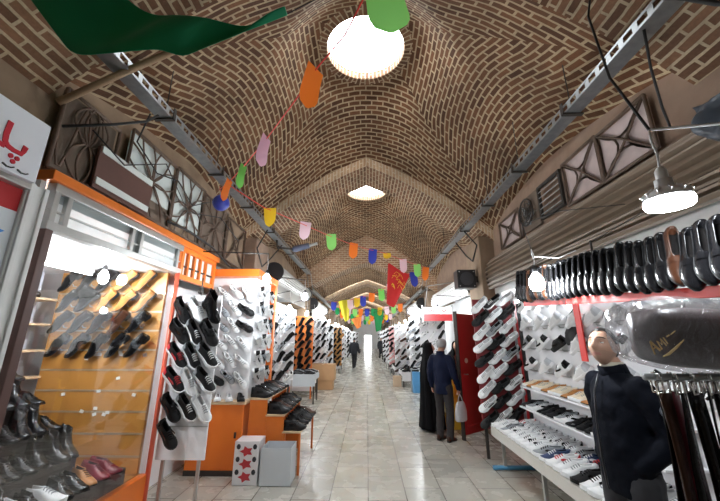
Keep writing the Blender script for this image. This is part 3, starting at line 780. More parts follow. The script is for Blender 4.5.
for k in range(3):
    cx, cz = -1.47, .09+k*.135; mb = MB(); F = Matrix.Translation((cx, 4.638, cz)) @ Matrix.Rotation(PI/2, 4, 'X')
    mb.prism([(.085*math.cos(q*PI/5)*(1 if q % 2 else .55), .06*math.sin(q*PI/5)*(1 if q % 2 else .55)) for q in range(10)], .003, F); loc(t, mb, 'printed_star', rp)
    for sx in (-.1, .1):
        mb = MB(); F = Matrix.Translation((cx+sx, 4.638, cz+.05)) @ Matrix.Rotation(PI/2, 4, 'X')
        mb.prism([(.025*math.cos(q*PI/4), .03*math.sin(q*PI/4)) for q in range(8)], .003, F); loc(t, mb, 'printed_spot', bp_)

# ---- neighbour's front at the left edge
t = thing('shop_sign', 'white sign board with red lettering high beside the shoe window', 'sign', (-2.02, 1.6, 2.58))
mb = MB(); mb.box2((-2.09, .95, 2.60), (-2.05, 1.885, 3.0)); loc(t, mb, 'panel', M('sign_white', (.74, .77, .82), .4, var=.03), .004)
redl = M('sign_red', (.52, .01, .03), .4)
def stroke(par, pts, wd, mat, F, name='letter', th=.006):
    mb = MB(); P = [Vector((a, b, 0)) for a, b in pts]; L_, R_ = [], []
    for i, p in enumerate(P):
        d = (P[min(i+1, len(P)-1)]-P[max(i-1, 0)]).normalized(); n = Vector((-d.y, d.x, 0)); k = wd[i] if isinstance(wd, list) else wd
        L_.append(p+n*k/2); R_.append(p-n*k/2)
    m = len(P); vs = L_+R_+[q+Vector((0, 0, th)) for q in L_+R_]; fs = []
    for i in range(m-1):
        fs += [(i, i+1, m+i+1, m+i), (2*m+i, 3*m+i, 3*m+i+1, 2*m+i+1), (i, 2*m+i, 2*m+i+1, i+1), (m+i, m+i+1, 3*m+i+1, 3*m+i)]
    fs += [(0, m, 3*m, 2*m), (m-1, 3*m-1, 4*m-1, 2*m-1)]
    mb.add([F @ q for q in vs], fs)
    return loc(par, mb, name, mat)
def dot(par, c_, r, mat, F, name='letter_dot', th=.006):
    mb = MB(); mb.prism([(c_[0]+r*math.cos(q*PI/6), c_[1]+r*math.sin(q*PI/6)) for q in range(12)], th, F); return loc(par, mb, name, mat)
# local (u, v): u along +Y, v up, on the face x = -2.05
FS = Matrix(((0, 0, 1, -2.05), (1, 0, 0, 0), (0, 1, 0, 0), (0, 0, 0, 1)))
stroke(t, [(1.655, 2.88), (1.65, 2.80), (1.655, 2.755), (1.675, 2.735), (1.71, 2.728), (1.755, 2.728), (1.765, 2.755), (1.77, 2.785)], [.03, .03, .03, .028, .026, .026, .028, .03], redl, FS)
for u, v in ((1.705, 2.690), (1.742, 2.690), (1.724, 2.662)): dot(t, (u, v), .014, redl, FS)
stroke(t, [(1.52, 2.735), (1.58, 2.728), (1.66, 2.728)], .028, redl, FS)
stroke(t, [(1.46, 2.90), (1.455, 2.80), (1.46, 2.74), (1.50, 2.728)], .03, redl, FS)
bl = M('sign_black', (.02, .02, .02), .5)
for k in range(5): stroke(t, [(1.42+k*.085, 2.630), (1.445+k*.085, 2.620), (1.47+k*.085, 2.624), (1.485+k*.085, 2.634)], .008, bl, FS)
mb = MB(); mb.tube([(-2.07, 1.83, 2.98), (-2.3, 1.86, 3.05), (-2.5, 1.9, 3.1)], .012, 6); mb.tube([(-2.07, 1.0, 2.98), (-2.5, 1.0, 3.1)], .012, 6); loc(t, mb, 'bracket', dark_metal)
t = thing('neighbour_shop_front', 'pale metal shop front with red valance and glass at the left edge', 'shop front', (XL, 1.2, 0))
mb = MB(); mb.box2((XL-.05, 1.98, 0), (XL+.05, 2.13, 2.66)); loc(t, mb, 'door_post', alu_pale, .008)
mb = MB(); mb.box2((XL+.05, 1.99, 0), (XL+.065, 2.02, 2.66)); mb.box2((XL+.05, 2.09, 0), (XL+.065, 2.12, 2.66)); loc(t, mb, 'post_molding', alu_pale, .004)
mb = MB(); mb.box2((XL-.1, .3, 2.60), (XL+.08, 1.98, 2.67)); loc(t, mb, 'head_rail', alu, .008)
mb = MB(); mb.box2((XL-.02, .3, 2.45), (XL+.03, 1.98, 2.60)); loc(t, mb, 'valance', red_paint, .003, 'red valance strip')
mb = MB(); mb.box2((XL-.01, .3, .3), (XL+.03, 1.98, 2.45)); loc(t, mb, 'glass_pane', M('white_film', (.72, .78, .83), .25, var=.03))
mb = MB(); mb.box2((XL-.03, .3, 0), (XL+.05, 1.98, .3)); loc(t, mb, 'base_panel', alu_pale, .004)
FL = Matrix(((0, 0, 1, XL+.03), (1, 0, 0, 1.84), (0, 1, 0, 2.30), (0, 0, 0, 1)))
mb = MB(); mb.prism([(-.12, .0), (-.03, .03), (.02, .10), (.04, .02), (.10, .01), (.04, -.03), (.03, -.11), (-.02, -.04), (-.10, -.07)], .004, FL); loc(t, mb, 'decal', M('decal_blue', (.06, .30, .72), .4), 0, 'blue star-like decal')

# ================================================================= RIGHT SIDE
XR = 2.38
pg = thing('pegboard', 'long white pegboard wall of sneakers above the cloth covered bench', 'display board', (XR+.03, 3.3, .5))
mb = MB(); mb.box2((XR, 1.0, .45), (XR+.05, 5.47, 2.30)); loc(pg, mb, 'board', white_board, .003)
mb = MB(); mb.box2((XR-.03, 5.44, .45), (XR+.06, 5.50, 2.36)); loc(pg, mb, 'edge_strip', black_plastic, 0, 'black edge strip')
for zz in (1.33, 1.63, 1.93):
    mb = MB(); mb.box2((XR-.008, 1.0, zz-.10), (XR, 5.44, zz-.09)); loc(pg, mb, 'groove', alu)
nl = (-1, 0, 0)
cols = [5.12, 4.70, 4.30, 3.92, 3.60, 3.30, 3.00, 2.72, 2.44, 2.16, 1.88, 1.60]
zs = [2.12, 1.85, 1.58, 1.30]
for ri, z in enumerate(zs):
    for ci, y in enumerate(cols):
        s = [SWB, SW, SG, SWB, SBB, SW, SG, SWB][(ri*5+ci*3+ri*ci) % 8]
        p = Vector((XR-.008, y, z))
        board_bracket(pg, pg.matrix_world.inverted() @ (p-Vector((0, 0, .05))), nl)
        put_shoe(far(s, 0 if ci > 0 else 0), p+Vector((-.055, 0, 0)), wall_shoe(p, nl, 180-24-random.uniform(-6, 6), 52), f'{words(s)} {ORD[ci+1]} from far end in {ORD[ri+1]} row of the long white pegboard', 'sneakers on the long pegboard', 1.1)
# bench
bn = thing('display_bench', 'long low bench under a pale cloth covered with sneakers', 'bench', (2.08, 4.1, 0))
mb = MB(); mb.box2((1.77, 2.75, .44), (2.37, 5.42, .475)); loc(bn, mb, 'top', pale_wood)
mb = MB(); mb.box2((1.755, 2.74, .475), (2.37, 5.435, .481)); mb.box2((1.752, 2.74, .36), (1.760, 5.435, .481)); mb.box2((1.755, 5.432, .36), (2.37, 5.44, .481)); loc(bn, mb, 'cloth_cover', white_cloth, .002, 'pale cloth cover')
for xx in (1.82, 2.3):
    for yy in (5.2, 4.1, 2.95):
        mb = MB(); mb.box2((xx-.018, yy-.018, 0), (xx+.018, yy+.018, .44)); loc(bn, mb, 'leg', alu)
for yy in (5.2, 4.1, 2.95):
    mb = MB(); mb.tube([(1.66, yy, .03), (2.32, yy, .03)], .028, 8); loc(bn, mb, 'foot_bar', M('blue_pipe', (.06, .24, .42), .4), 0, 'blue foot bar')
kinds = [SW, SWB, SW, SG, SW, SWR, SWB, SW, SW, SWB, SN, SW]
for ri, x in enumerate((1.915, 2.20)):
    for k in range(19):
        s = kinds[(k*7+ri*5) % 12]
        if ri == 0 and k == 14: s = SBB
        if ri == 0 and k in (2,): s = SG
        if ri == 1 and k in (12, 13): s = SBR
        put_shoe(far(s, 0), (x, 5.32-k*.136, .482), orient((-1, random.uniform(-.25, .25), 0), (0, 0, 1)), f'{words(s)} {ORD[k+1]} from far end in the {"front" if ri == 0 else "back"} row on the bench', 'sneakers on the cloth bench', 1.12)
for si, (x, z) in enumerate(((2.21, .80), (2.25, 1.05))):
    mb = MB(); mb.box2((x-.15, 2.75, z-.02), (2.379, 5.1, z)); o = mb.build('wall_shelf', white_board, None, .003)
    tag(o, f'white shelf, {"lower" if si == 0 else "upper"} of the two, on pegboard above the bench', 'shelf', 'shelves above the bench')
    for k in range(17):
        s = [SBB, DB, SG, SBB, SWB][(k*2+si) % 5] if si == 0 else [SCR, DT, SCR, LT][(k+k//3) % 4]
        put_shoe(far(s, 0), (x, 5.0-k*.133, z+.001), orient((-1, random.uniform(-.2, .3), -.0), (0, 0, 1)), f'{words(s)} {ORD[k+1]} from far end on the {"lower" if si == 0 else "upper"} shelf above the bench', 'shoes on the two shelves', .95)
# sneaker board facing the camera, red back
rb = thing('sneaker_board', 'red backed board of white and black sneakers at far end of the bench', 'display board', (2.02, 5.6, .4))
mb = MB(); mb.box2((1.70, 5.60, .40), (2.34, 5.63, 2.28)); loc(rb, mb, 'board', M('dark_red_board', (.22, .02, .025), .5), .003)
mb = MB(); mb.box2((2.31, 5.575, .40), (2.345, 5.64, 2.34)); loc(rb, mb, 'edge_strip', white_board, .003, 'white edge strip')
for xx in (1.75, 2.28):
    mb = MB(); mb.box2((xx-.02, 5.631, 0), (xx+.02, 5.66, 2.2)); loc(rb, mb, 'support_leg', dark_metal)
pat = [[SW, SB, SW], [SBB, SW, SBB], [SW, SG, SW], [SW, SBB, SW], [SBB, SW, SG], [SW, SW, SBB], [SW, SBB, SWB], [SWB, SBB, SW], [SBB, SWB, SBB]]
for ri in range(9):
    for ci in range(3):
        s = pat[ri][ci]; p = Vector((1.80+ci*.205, 5.595, 2.17-ri*.205+ci*.045))
        board_bracket(rb, rb.matrix_world.inverted() @ (p-Vector((0, 0, .05))), nrm)
        put_shoe(far(s, 0), p+Vector((0, -.050, 0)), wall_shoe(p, nrm, 180-36-random.uniform(-6, 6), 42), f'{words(s)} {ORD[ci+1]} from left in {ORD[ri+1]} row of the red backed board', 'sneakers on the red backed board', 1.13)
# red door leaf standing open
d0, d1 = Vector((1.66, 6.55, 0)), Vector((2.2, 6.98, 0)); ax = (d1-d0).normalized(); nn = Vector((ax.y, -ax.x, 0))
Rd = Matrix((ax, -nn, Vector((0, 0, 1)))).transposed()
dt = thing('door_leaf', 'dark red wooden door leaf standing open behind the sneaker board', 'door', d0, Rd)
mb = MB(); mb.box2((0, 0, .08), (.68, .04, 2.12)); part(mb, 'panel', red_paint, dt, .004)
mb = MB(); mb.box2((0, -.012, .08), (.07, .0, 2.12)); mb.box2((.61, -.012, .08), (.68, .0, 2.12)); mb.box2((.07, -.012, 2.02), (.61, 0, 2.12)); mb.box2((.07, -.012, .08), (.61, 0, .22)); part(mb, 'frame', red_paint, dt, .003)
mb = MB(); mb.box2((-.02, -.02, 0), (.0, .05, 2.16)); part(mb, 'edge_post', dark_metal, dt)
mb = MB(); mb.lathe([(.045, 0), (.045, .006)], 18, 0, False); o = part(mb, 'round_plate', M('plate_pale', (.7, .68, .62), .4), dt, 0, 'pale round plate'); o.matrix_local = Matrix.Translation((.2, -.002, 1.28)) @ Matrix.Rotation(PI/2, 4, 'X')
mb = MB(); mb.tube([(.1, -.01, 1.05), (.1, -.05, 1.05), (.16, -.05, 1.05)], .01, 8); part(mb, 'handle', alu, dt)
# yellow crates behind the beanie man
for k, (dz, dx) in enumerate(((0, 0), (.29, .03), (.57, .0))):
    t = thing('plastic_crate', f'yellow plastic crate, {["bottom", "middle", "top"][k]} of the stack beside the red door', 'crate', (1.72+dx, 7.42, dz), None, 'yellow crates')
    ym = M('crate_yellow', (.72, .50, .04), .45); mb = MB(); th = .012; X_, Y_, Z_ = .24, .18, .27
    mb.box2((-X_, -Y_, 0), (X_, Y_, th)); mb.box2((-X_, -Y_, th), (-X_+th, Y_, Z_)); mb.box2((X_-th, -Y_, th), (X_, Y_, Z_)); mb.box2((-X_+th, -Y_, th), (X_-th, -Y_+th, Z_)); mb.box2((-X_+th, Y_-th, th), (X_-th, Y_, Z_)); part(mb, 'body', ym, t, .003)
    mb = MB(); mb.box2((-X_-.008, -Y_-.008, Z_-.03), (X_+.008, -Y_, Z_+.005)); mb.box2((-X_-.008, Y_, Z_-.03), (X_+.008, Y_+.008, Z_+.005)); mb.box2((-X_-.008, -Y_, Z_-.03), (-X_, Y_, Z_+.005)); mb.box2((X_, -Y_, Z_-.03), (X_+.008, Y_, Z_+.005)); part(mb, 'rim', ym, t, .002)
# strip lamps that light the pegboard from under the transom
for k, (ya, yb) in enumerate(((1.5, 2.7), (3.0, 4.2), (4.3, 5.4))):
    t = thing('tube_lamp', f'white tube lamp under the transom, {ORD[k+1]} from the near end', 'lamp', (2.30, (ya+yb)/2, 2.24), None, 'tube lamps over the pegboard')
    mb = MB(); mb.box2((2.27, ya, 2.235), (2.33, yb, 2.275)); loc(t, mb, 'housing', white_plastic, .003)
    mb = MB(); mb.tube([(2.30, ya+.03, 2.215), (2.30, yb-.03, 2.215)], .014, 10); loc(t, mb, 'tube', tube_mat)
    for yy in (ya+.02, yb-.02):
        mb = MB(); mb.box2((2.285, yy-.012, 2.20), (2.315, yy+.012, 2.236)); loc(t, mb, 'end_cap', white_plastic)
# rail of hanging loafers
RX = 1.42
rl = thing('shoe_rail', 'red topped rail hung with a row of black loafers above the pegboard', 'rail', (RX, 2.3, 2.2))
mb = MB(); mb.box((RX+.065, 2.14, 1.915), (.02, 2.28, .05), 0, Matrix.Rotation(.068, 3, 'X')); loc(rl, mb, 'red_board', red_strip, .003, 'red board')
mb = MB(); mb.tube([(RX+.05, 1.0, 2.10), (RX+.05, 3.28, 2.27)], .012, 8); loc(rl, mb, 'rail', alu)
for yy in (1.1, 2.2, 3.24):
    mb = MB(); mb.tube([(RX+.062, yy, 1.92+(yy-2.14)*.07), (RX+.062, yy, 2.30)], .008, 6); mb.tube([(RX+.062, yy, 2.29), (2.30, yy, 2.73)], .004, 6); loc(rl, mb, 'hanger_rod', dark_metal)
n = 31
for k in range(n):
    y = 3.22-k*.0685
    s = LBR if k in (3, 5, 7, 24, 29) else LB
    ang = random.uniform(-.06, .06)
    put_shoe(s, (RX+.02, y, 2.14-.14*k/31+random.uniform(-.012, .012)), orient((-.16, -.12+ang, -1), (-.55, -.83, .05)), f'{words(s)} {ORD[k+1] if k < 30 else "nearest"} from far end of the red topped hanging rail', 'loafers on the hanging rail', .92)
# facade over the right stall: frames, self-glowing panes, shutter, lattice strip
fr = thing('stall_transom', 'white plaster transom with bright frosted panes under the tan shutter', 'window', (2.42, 3.4, 2.3))
mb = MB(); mb.box2((2.40, 1.0, 2.47), (2.52, 6.45, 2.60)); mb.box2((2.40, 1.0, 2.28), (2.47, 6.45, 2.33)); loc(fr, mb, 'frame', alu_pale, .004)
for yy in (1.05, 2.35, 3.6, 4.9, 6.3):
    mb = MB(); mb.box2((2.40, yy-.05, 2.33), (2.47, yy+.05, 2.47)); loc(fr, mb, 'mullion', alu, .003)
for a, b in ((1.1, 2.3), (2.4, 3.55), (3.65, 4.85), (4.95, 6.25)):
    mb = MB(); mb.box2((2.44, a, 2.33), (2.45, b, 2.47)); loc(fr, mb, 'pane', M('glow_pane', (.85, .9, .92), .3, emit=(.9, .96, 1), estr=1.1))  # panes emit a glow of their own in place of light behind
def shutter(name, label, side, y0, y1, prof, mat, ribs=9, amp=.012, endc=None, group=None):
    t = thing(name, label, 'roller shutter', (side*prof[0][0], (y0+y1)/2, prof[-1][1]), None, group)
    pts = []
    for i in range(len(prof)-1):
        a, b = Vector(prof[i]+(0,)), Vector(prof[i+1]+(0,)); d = (b-a); nrm_ = Vector((-d.y, d.x, 0)).normalized()
        m = max(2, int(ribs*4*d.length/sum((Vector(prof[q+1])-Vector(prof[q])).length for q in range(len(prof)-1))))
        for k in range(m): pts.append((a.lerp(b, k/m), nrm_))
    pts.append((Vector(prof[-1]+(0,)), nrm_))
    g = []
    for k, (p, q) in enumerate(pts):
        o = amp*(1 if (k % 4) in (1, 2) else -1)
        w_ = p+q*o; g.append((side*w_.x, w_.y))
    mb = MB(); rows_ = [[Vector((x, y, z)) for y in (y0, y1)] for x, z in g]
    mb.sheet(rows_, smooth=False); o = loc(t, mb, 'slat_curtain', mat)
    q = o.modifiers.new('thick', 'SOLIDIFY'); q.thickness = .006
    for yy in (y0, y1):
        mb = MB(); poly = [(side*x, z) for x, z in prof] + [(side*2.5, prof[-1][1]), (side*2.5, prof[0][1])]
        mb.add([Vector((x, yy+e, z)) for e in (-.008, .008) for x, z in poly], [tuple(range(len(poly))), tuple(range(len(poly), 2*len(poly)))] + [(i, (i+1) % len(poly), len(poly)+(i+1) % len(poly), len(poly)+i) for i in range(len(poly))])
        loc(t, mb, 'end_plate', endc or dark_metal)
    mb = MB(); x, z = prof[-1]; mb.box2((side*(x-.02), y0, z-.035), (side*(x+.05), y1, z)); loc(t, mb, 'bottom_rail', mat, .003)
    return t
shutter('roller_shutter', 'long tan corrugated roller shutter above the right hand stall', 1, 1.0, 6.42, [(2.40, 3.12), (2.31, 3.05), (2.265, 2.92), (2.26, 2.74), (2.29, 2.59)], shutter_tan, 8, .022)
shutter('roller_shutter', 'white roller shutter beyond the black loudspeaker on the pier', 1, 7.45, 11.6, [(2.35, 3.12), (2.22, 3.05), (2.16, 2.92), (2.15, 2.75), (2.2, 2.62)], shutter_white, 8, .010)
# barrel shutter, left
def barrel(label, side, y0, y1, x, z, r, mat, endm):
    t = thing('roller_shutter', label, 'roller shutter', (side*x, (y0+y1)/2, z-r))
    mb = MB(); rr = []
    for y in (y0, y1): rr.append([Vector((side*x+(r+.010*(1 if q % 4 in (1, 2) else -1))*math.cos(2*PI*q/96), y, z+(r+.010*(1 if q % 4 in (1, 2) else -1))*math.sin(2*PI*q/96))) for q in range(96)])
    mb.ring_loft(rr, True, False, 0, False); loc(t, mb, 'slat_barrel', mat)
    for yy in (y0, y1):
        mb = MB(); mb.tube([(side*x, yy-.02, z), (side*x, yy+.02, z)], r+.03, 28, 0, 1.0, False); loc(t, mb, 'end_disc', endm)
    mb = MB(); mb.box2((side*x-.015, y0, z-r-.28), (side*x+.015, y1, z-r+.03)); loc(t, mb, 'hanging_slat', mat)
    mb = MB(); mb.box2((side*(x+.05), y0+.05, z-.05), (side*2.6, y0+.12, z+.05)); mb.box2((side*(x+.05), y1-.12, z-.05), (side*2.6, y1-.05, z+.05)); loc(t, mb, 'bracket', dark_metal)
    return t
barrel('grey rolled up shutter barrel with black round end beyond the orange cabinet', -1, 7.6, 11.7, 2.12, 3.12, .20, shutter_grey, black_plastic)
barrel('pale rolled up shutter barrel farther down the left side', -1, 13.2, 16.8, 2.10, 2.95, .19, shutter_white, black_plastic)
barrel('pale rolled up shutter barrel farther down the right side', 1, 13.2, 16.8, 2.10, 2.95, .19, shutter_white, black_plastic)
# loudspeaker on the pier
t = thing('loudspeaker', 'square black loudspeaker mounted on the plaster pier above the aisle', 'loudspeaker', (1.98, 6.85, 2.62))
mb = MB(); mb.box2((1.78, 6.66, 2.62), (2.14, 6.96, 2.98)); loc(t, mb, 'box', black_plastic, .012)
mb = MB(); mb.tube([(1.96, 6.655, 2.80), (1.96, 6.64, 2.80)], .13, 24, 0, 1, False); loc(t, mb, 'cone', M('speaker_cone', (.05, .05, .055), .6))
for dx, dz in ((-.14, -.14), (.14, -.14), (-.14, .14), (.14, .14)):
    mb = MB(); mb.tube([(1.96+dx, 6.66, 2.80+dz), (1.96+dx, 6.65, 2.80+dz)], .012, 8); loc(t, mb, 'screw', alu)
mb = MB(); mb.box2((2.14, 6.74, 2.74), (2.21, 6.88, 2.86)); loc(t, mb, 'wall_bracket', dark_metal)
# pendant bulbs of the right stall and their wires
bulb((1.19, 1.27, 2.20), 'big white LED pendant lamp hanging on a wire over the right stall', (1.19, 1.27, 2.52), .082, 'led')
t = tag(MB().tube([(1.19, 1.27, 2.52), (1.5, 1.24, 2.53), (2.0, 1.2, 2.57), (2.5, 1.1, 2.62)], .006, 6).build('lamp_wire', white_plastic), 'white wire strung sideways carrying the big LED pendant lamp', 'wire')
tag(MB().tube([(1.19, 1.27, 2.52), (1.19, 1.4, 2.9), (1.24, 1.5, 3.4), (1.5, 1.6, 4.2)], .006, 6).build('hanging_cable', black_rubber), 'thin dark cable running up from the big LED pendant lamp', 'cable')
bulb((1.24, 2.50, 2.08), 'bare glowing bulb hanging before the row of black loafers', (1.235, 2.50, 2.32), .052)
tag(MB().tube([(1.235, 2.50, 2.32), (1.24, 2.48, 2.26), (1.34, 2.36, 2.22), (1.44, 2.3, 2.26)], .004, 6).build('lamp_wire', white_plastic), 'white flex looping from the bare bulb to the shoe rail', 'wire')
tag(MB().tube([(1.235, 2.50, 2.32), (1.24, 2.6, 2.55), (1.6, 2.7, 2.7), (2.28, 2.8, 2.8)], .004, 6).build('lamp_wire', black_rubber), 'thin dark wire holding the bare bulb from the tan shutter', 'wire')
bulb((1.60, 7.9, 2.30), 'bare glowing bulb over the stall behind the beanie man', (1.60, 7.9, 2.62), .06, 'pear', [(1.60, 7.9, 2.62), (2.46, 7.9, 2.58)])
# red strip and black bag on the pegboard
tag(MB().box2((XR-.16, 3.68, 1.45), (XR-.145, 3.78, 2.30)).build('hanging_strip', red_strip, None, .003), 'bright red strip hanging down the white pegboard near the man', 'strip')
t = thing('handbag', 'small black handbag hanging on the pegboard beside the red strip', 'bag', (XR-.08, 3.98, 1.62))
mb = MB(); mb.ring_loft([[Vector((XR-.07+a*sx, 3.98+b*sy, z)) for a, b in ((-1, -.9), (-.6, -1), (.6, -1), (1, -.9), (1, .9), (.6, 1), (-.6, 1), (-1, .9))] for z, sx, sy in ((1.60, .04, .11), (1.64, .055, .125), (1.74, .05, .11), (1.80, .025, .09))]); loc(t, mb, 'body', cm('black_matt'))
mb = MB(); mb.tube([(XR-.07, 3.89, 1.79), (XR-.06, 3.91, 1.93), (XR-.03, 3.98, 2.0), (XR-.06, 4.05, 1.93), (XR-.07, 4.07, 1.79)], .008, 6); loc(t, mb, 'strap', cm('black_matt'))

# ---- rack of belts with the plastic wrapped parcel on top, near right
BX0, BX1, BY, BZ = 1.02, 1.68, 1.34, 1.545
rk = thing('belt_rack', 'metal hanging rail stand carrying brown and black belts near the man', 'rack', (1.35, BY, 0))
mb = MB(); mb.tube([(BX0-.02, BY, BZ), (BX1, BY, BZ)], .012, 8); loc(rk, mb, 'rail', galv)
for xx in (BX0+.28, BX1-.02):
    mb = MB(); mb.tube([(xx, BY+.06, 0), (xx, BY+.06, BZ-.02), (xx, BY, BZ)], .013, 8); loc(rk, mb, 'upright', dark_metal)
    mb = MB(); mb.tube([(xx, BY-.22, .015), (xx, BY+.3, .015)], .015, 8); loc(rk, mb, 'foot', dark_metal)
bcol = ['brown', 'brown', 'burgundy', 'brown', 'black', 'black', 'navy', 'black', 'brown', 'black', 'black', 'burgundy', 'black', 'black']
chrome = M('buckle_steel', (.75, .74, .72), .2, metal=1, var=.05)
for k in range(22):
    x = BX0+.015+k*.029; ln = random.uniform(.98, 1.12); ty = BY+(.03 if k % 2 else -.03)
    pos = ORD[k+1]
    t = thing('belt', f'{ {"brown":"brown","burgundy":"reddish brown","black":"black","navy":"dark navy"}[bcol[(k*5+k//3) % 14]] } leather belt hanging {pos} from left on the belt rack', 'belt', (x, ty, BZ-ln), None, 'belts on the rack')
    mb = MB(); g = []; a = random.uniform(.15, .55)
    for i in range(9):
        z = -.05-(ln-.05)*i/8; tw = a+.25*math.sin(i*.7+k)
        dx, dy = math.cos(tw)*.024, math.sin(tw)*.024
        e = .008*math.sin(i*.8+k*1.3)
        g.append([Vector((-dx+e, -dy, z)), Vector((dx+e, dy, z))])
    mb.sheet(g); o = loc(t, mb, 'strap', cm(bcol[(k*5+k//3) % 14]) if bcol[(k*5+k//3) % 14] != 'navy' else cm('navy')); o.matrix_local = Matrix.Translation((0, 0, ln)); q = o.modifiers.new('thick', 'SOLIDIFY'); q.thickness = .005
    mb = MB(); c_, s_ = math.cos(a), math.sin(a); F = lambda u, z: (u*c_, u*s_, z+ln)
    mb.tube([F(-.026, -.052), F(-.026, -.012), F(.026, -.012), F(.026, -.052), F(-.026, -.052)], .004, 6); mb.tube([F(0, -.052), F(.002, -.01)], .003, 6); mb.tube([F(0, -.012), F(0, .012), (0, .014, ln+.012), (0, .016, ln-.004)], .003, 6)
    part(mb, 'buckle', chrome, t)
# parcel
pk = thing('wrapped_parcel', 'dark brown bag parcel with gold lettering in clear plastic atop the belts', 'bag', (1.25, 1.34, BZ+.012))
def blob(cx, cy, cz, hx, hy, hz, tilt, pw, seed, jag, nz=14, na_=36):
    rnd = random.Random(seed); ph = [rnd.uniform(0, 6.28) for _ in range(6)]; rr = []
    for i in range(nz+1):
        t_ = -1+2*i/nz; ct = max(.02, (1-abs(t_)**pw)**(1/pw)); row = []
        for q in range(na_):
            a = 2*PI*q/na_; c1, s1 = math.cos(a), math.sin(a)
            k_ = (abs(c1)**pw+abs(s1)**pw)**(-1/pw)
            j = 1+jag*(math.sin(3*a+ph[0]+2.3*t_)+.7*math.sin(7*a+ph[1]-4*t_)+.5*math.sin(13*a+ph[2]+6*t_))
            x_, y_ = t_*hx, c1*k_*ct*hy*j; z_ = s1*k_*ct*hz*j
            row.append(Vector((cx+x_, cy+y_, cz+z_+tilt*x_)))
        rr.append(row)
    return rr
mb = MB(); mb.ring_loft(blob(1.28, 1.32, BZ+.130, .30, .10, .105, -.06, 4, 3, .008)); loc(pk, mb, 'dark_bag', M('umber_vinyl', (.045, .032, .032), .4, var=.15, bump=.2, bscale=20))
mb = MB(); mb.ring_loft(blob(1.255, 1.31, BZ+.140, .355, .128, .132, -.06, 3.2, 5, .022, 22, 60)); loc(pk, mb, 'plastic_wrap', glass_mat('clear_plastic', (.97, .97, .98), .45, .10, .10, .035, (.85, .88, .92), 1.0), 0, 'clear crinkled plastic wrap')
gold = M('gold_print', (.62, .44, .17), .35, metal=.3)
FG = Matrix.Translation((.985, 1.214, BZ+.115)) @ Matrix.Rotation(PI/2, 4, 'X') @ Matrix.Rotation(math.radians(30), 4, 'Z') @ Matrix.Scale(.72, 4)
def gstroke(pts, wd): stroke(pk, pts, wd, gold, FG, 'gold_letter', .002)
gstroke([(-.055, -.02), (-.045, .01), (-.035, .035)], .006); gstroke([(-.035, .035), (-.022, -.02)], .010); gstroke([(-.05, .002), (-.025, .002)], .005)
gstroke([(-.012, -.02), (-.006, .02), (.004, -.004), (.014, .02), (.018, -.018)], .007); gstroke([(.028, -.015), (.03, .018)], .006); gstroke([(.045, .012), (.062, .012)], .006)
gstroke([(-.03, -.045), (.0, -.050), (.05, -.046), (.105, -.038)], [.004, .011, .011, .004])
gstroke([(.07, .01), (.10, .012)], .004)

# ================================================================= OVERHEAD
def tray(side, label):
    t = thing('cable_tray', label, 'cable tray', (side*2.02, 1.2, 3.8))
    x = side*2.02
    def zt(y): return 3.84 if y < 11.6 else lerp(3.84, 3.36, min(1, (y-11.6)/.6))
    ys = [1.0, 11.6, 12.2, 40]
    for dx in (-.07, .07):
        for (za, zb) in ((-.045, -.025), (.025, .045)):
            mb = MB()
            for a, b in zip(ys, ys[1:]):
                vs = []
                for y in (a, b):
                    z = zt(y); vs += [(x+dx-.003, y, z+za), (x+dx+.003, y, z+za), (x+dx+.003, y, z+zb), (x+dx-.003, y, z+zb)]
                mb.add(vs, [(0, 1, 5, 4), (1, 2, 6, 5), (2, 3, 7, 6), (3, 0, 4, 7)])
            loc(t, mb, 'side_rail', galv)
        mb = MB(); y = 1.0
        while y < 11.5:
            mb.box((x+dx, y, zt(y)), (.005, .05, .06)); y += .14
        mb.box2((x+dx-.0025, 12.2, 3.33), (x+dx+.0025, 40, 3.39)); loc(t, mb, 'slotted_rib', galv)
    mb = MB(); mb.box2((x-.07, 1.0, 3.793), (x+.07, 11.6, 3.799)); mb.box2((x-.07, 12.2, 3.31), (x+.07, 40, 3.316)); loc(t, mb, 'tray_floor', galv)
    for y in (1.7, 2.9, 4.1, 5.3, 6.7, 8.6, 10.5):
        mb = MB(); mb.box2((x-.10, y-.02, zt(y)-.065), (x+.10, y+.02, zt(y)-.048)); mb.box2((x-side*.10, y-.02, zt(y)-.065), (x-side*.09, y+.02, zt(y)+.06)); mb.tube([(x, y, zt(y)-.05), (x, y, zt(y)+.7)], .006, 6); loc(t, mb, 'bracket', dark_metal)
    for y in (13, 17.5, 22.6, 27.8, 33):
        mb = MB(); mb.box2((x-.10, y-.02, zt(y)-.065), (side*2.6, y+.02, zt(y)-.048)); loc(t, mb, 'bracket', dark_metal)
    for k, dx in enumerate((-.03, .035)):
        mb = MB(); pts = [(x+dx+.012*math.sin(y*2+k), y, zt(y)-.012) for y in [1+q*.6 for q in range(18)]]
        mb.tube(pts, .014, 6); loc(t, mb, 'cable', black_rubber)
tray(-1, 'slotted steel cable tray along the left side under the brick vault')
tray(1, 'slotted steel cable tray along the right side under the brick vault')
tag(MB().tube([(-2.42, 2.22, 3.46), (-2.0, 2.27, 3.78), (-1.55, 2.32, 4.10), (-1.2, 2.34, 4.34)], .028, 8).build('timber_pole', M('old_timber', (.33, .22, .13), .8, var=.3, bump=.3)), 'old timber pole propped under the near brick arch at upper left', 'pole')
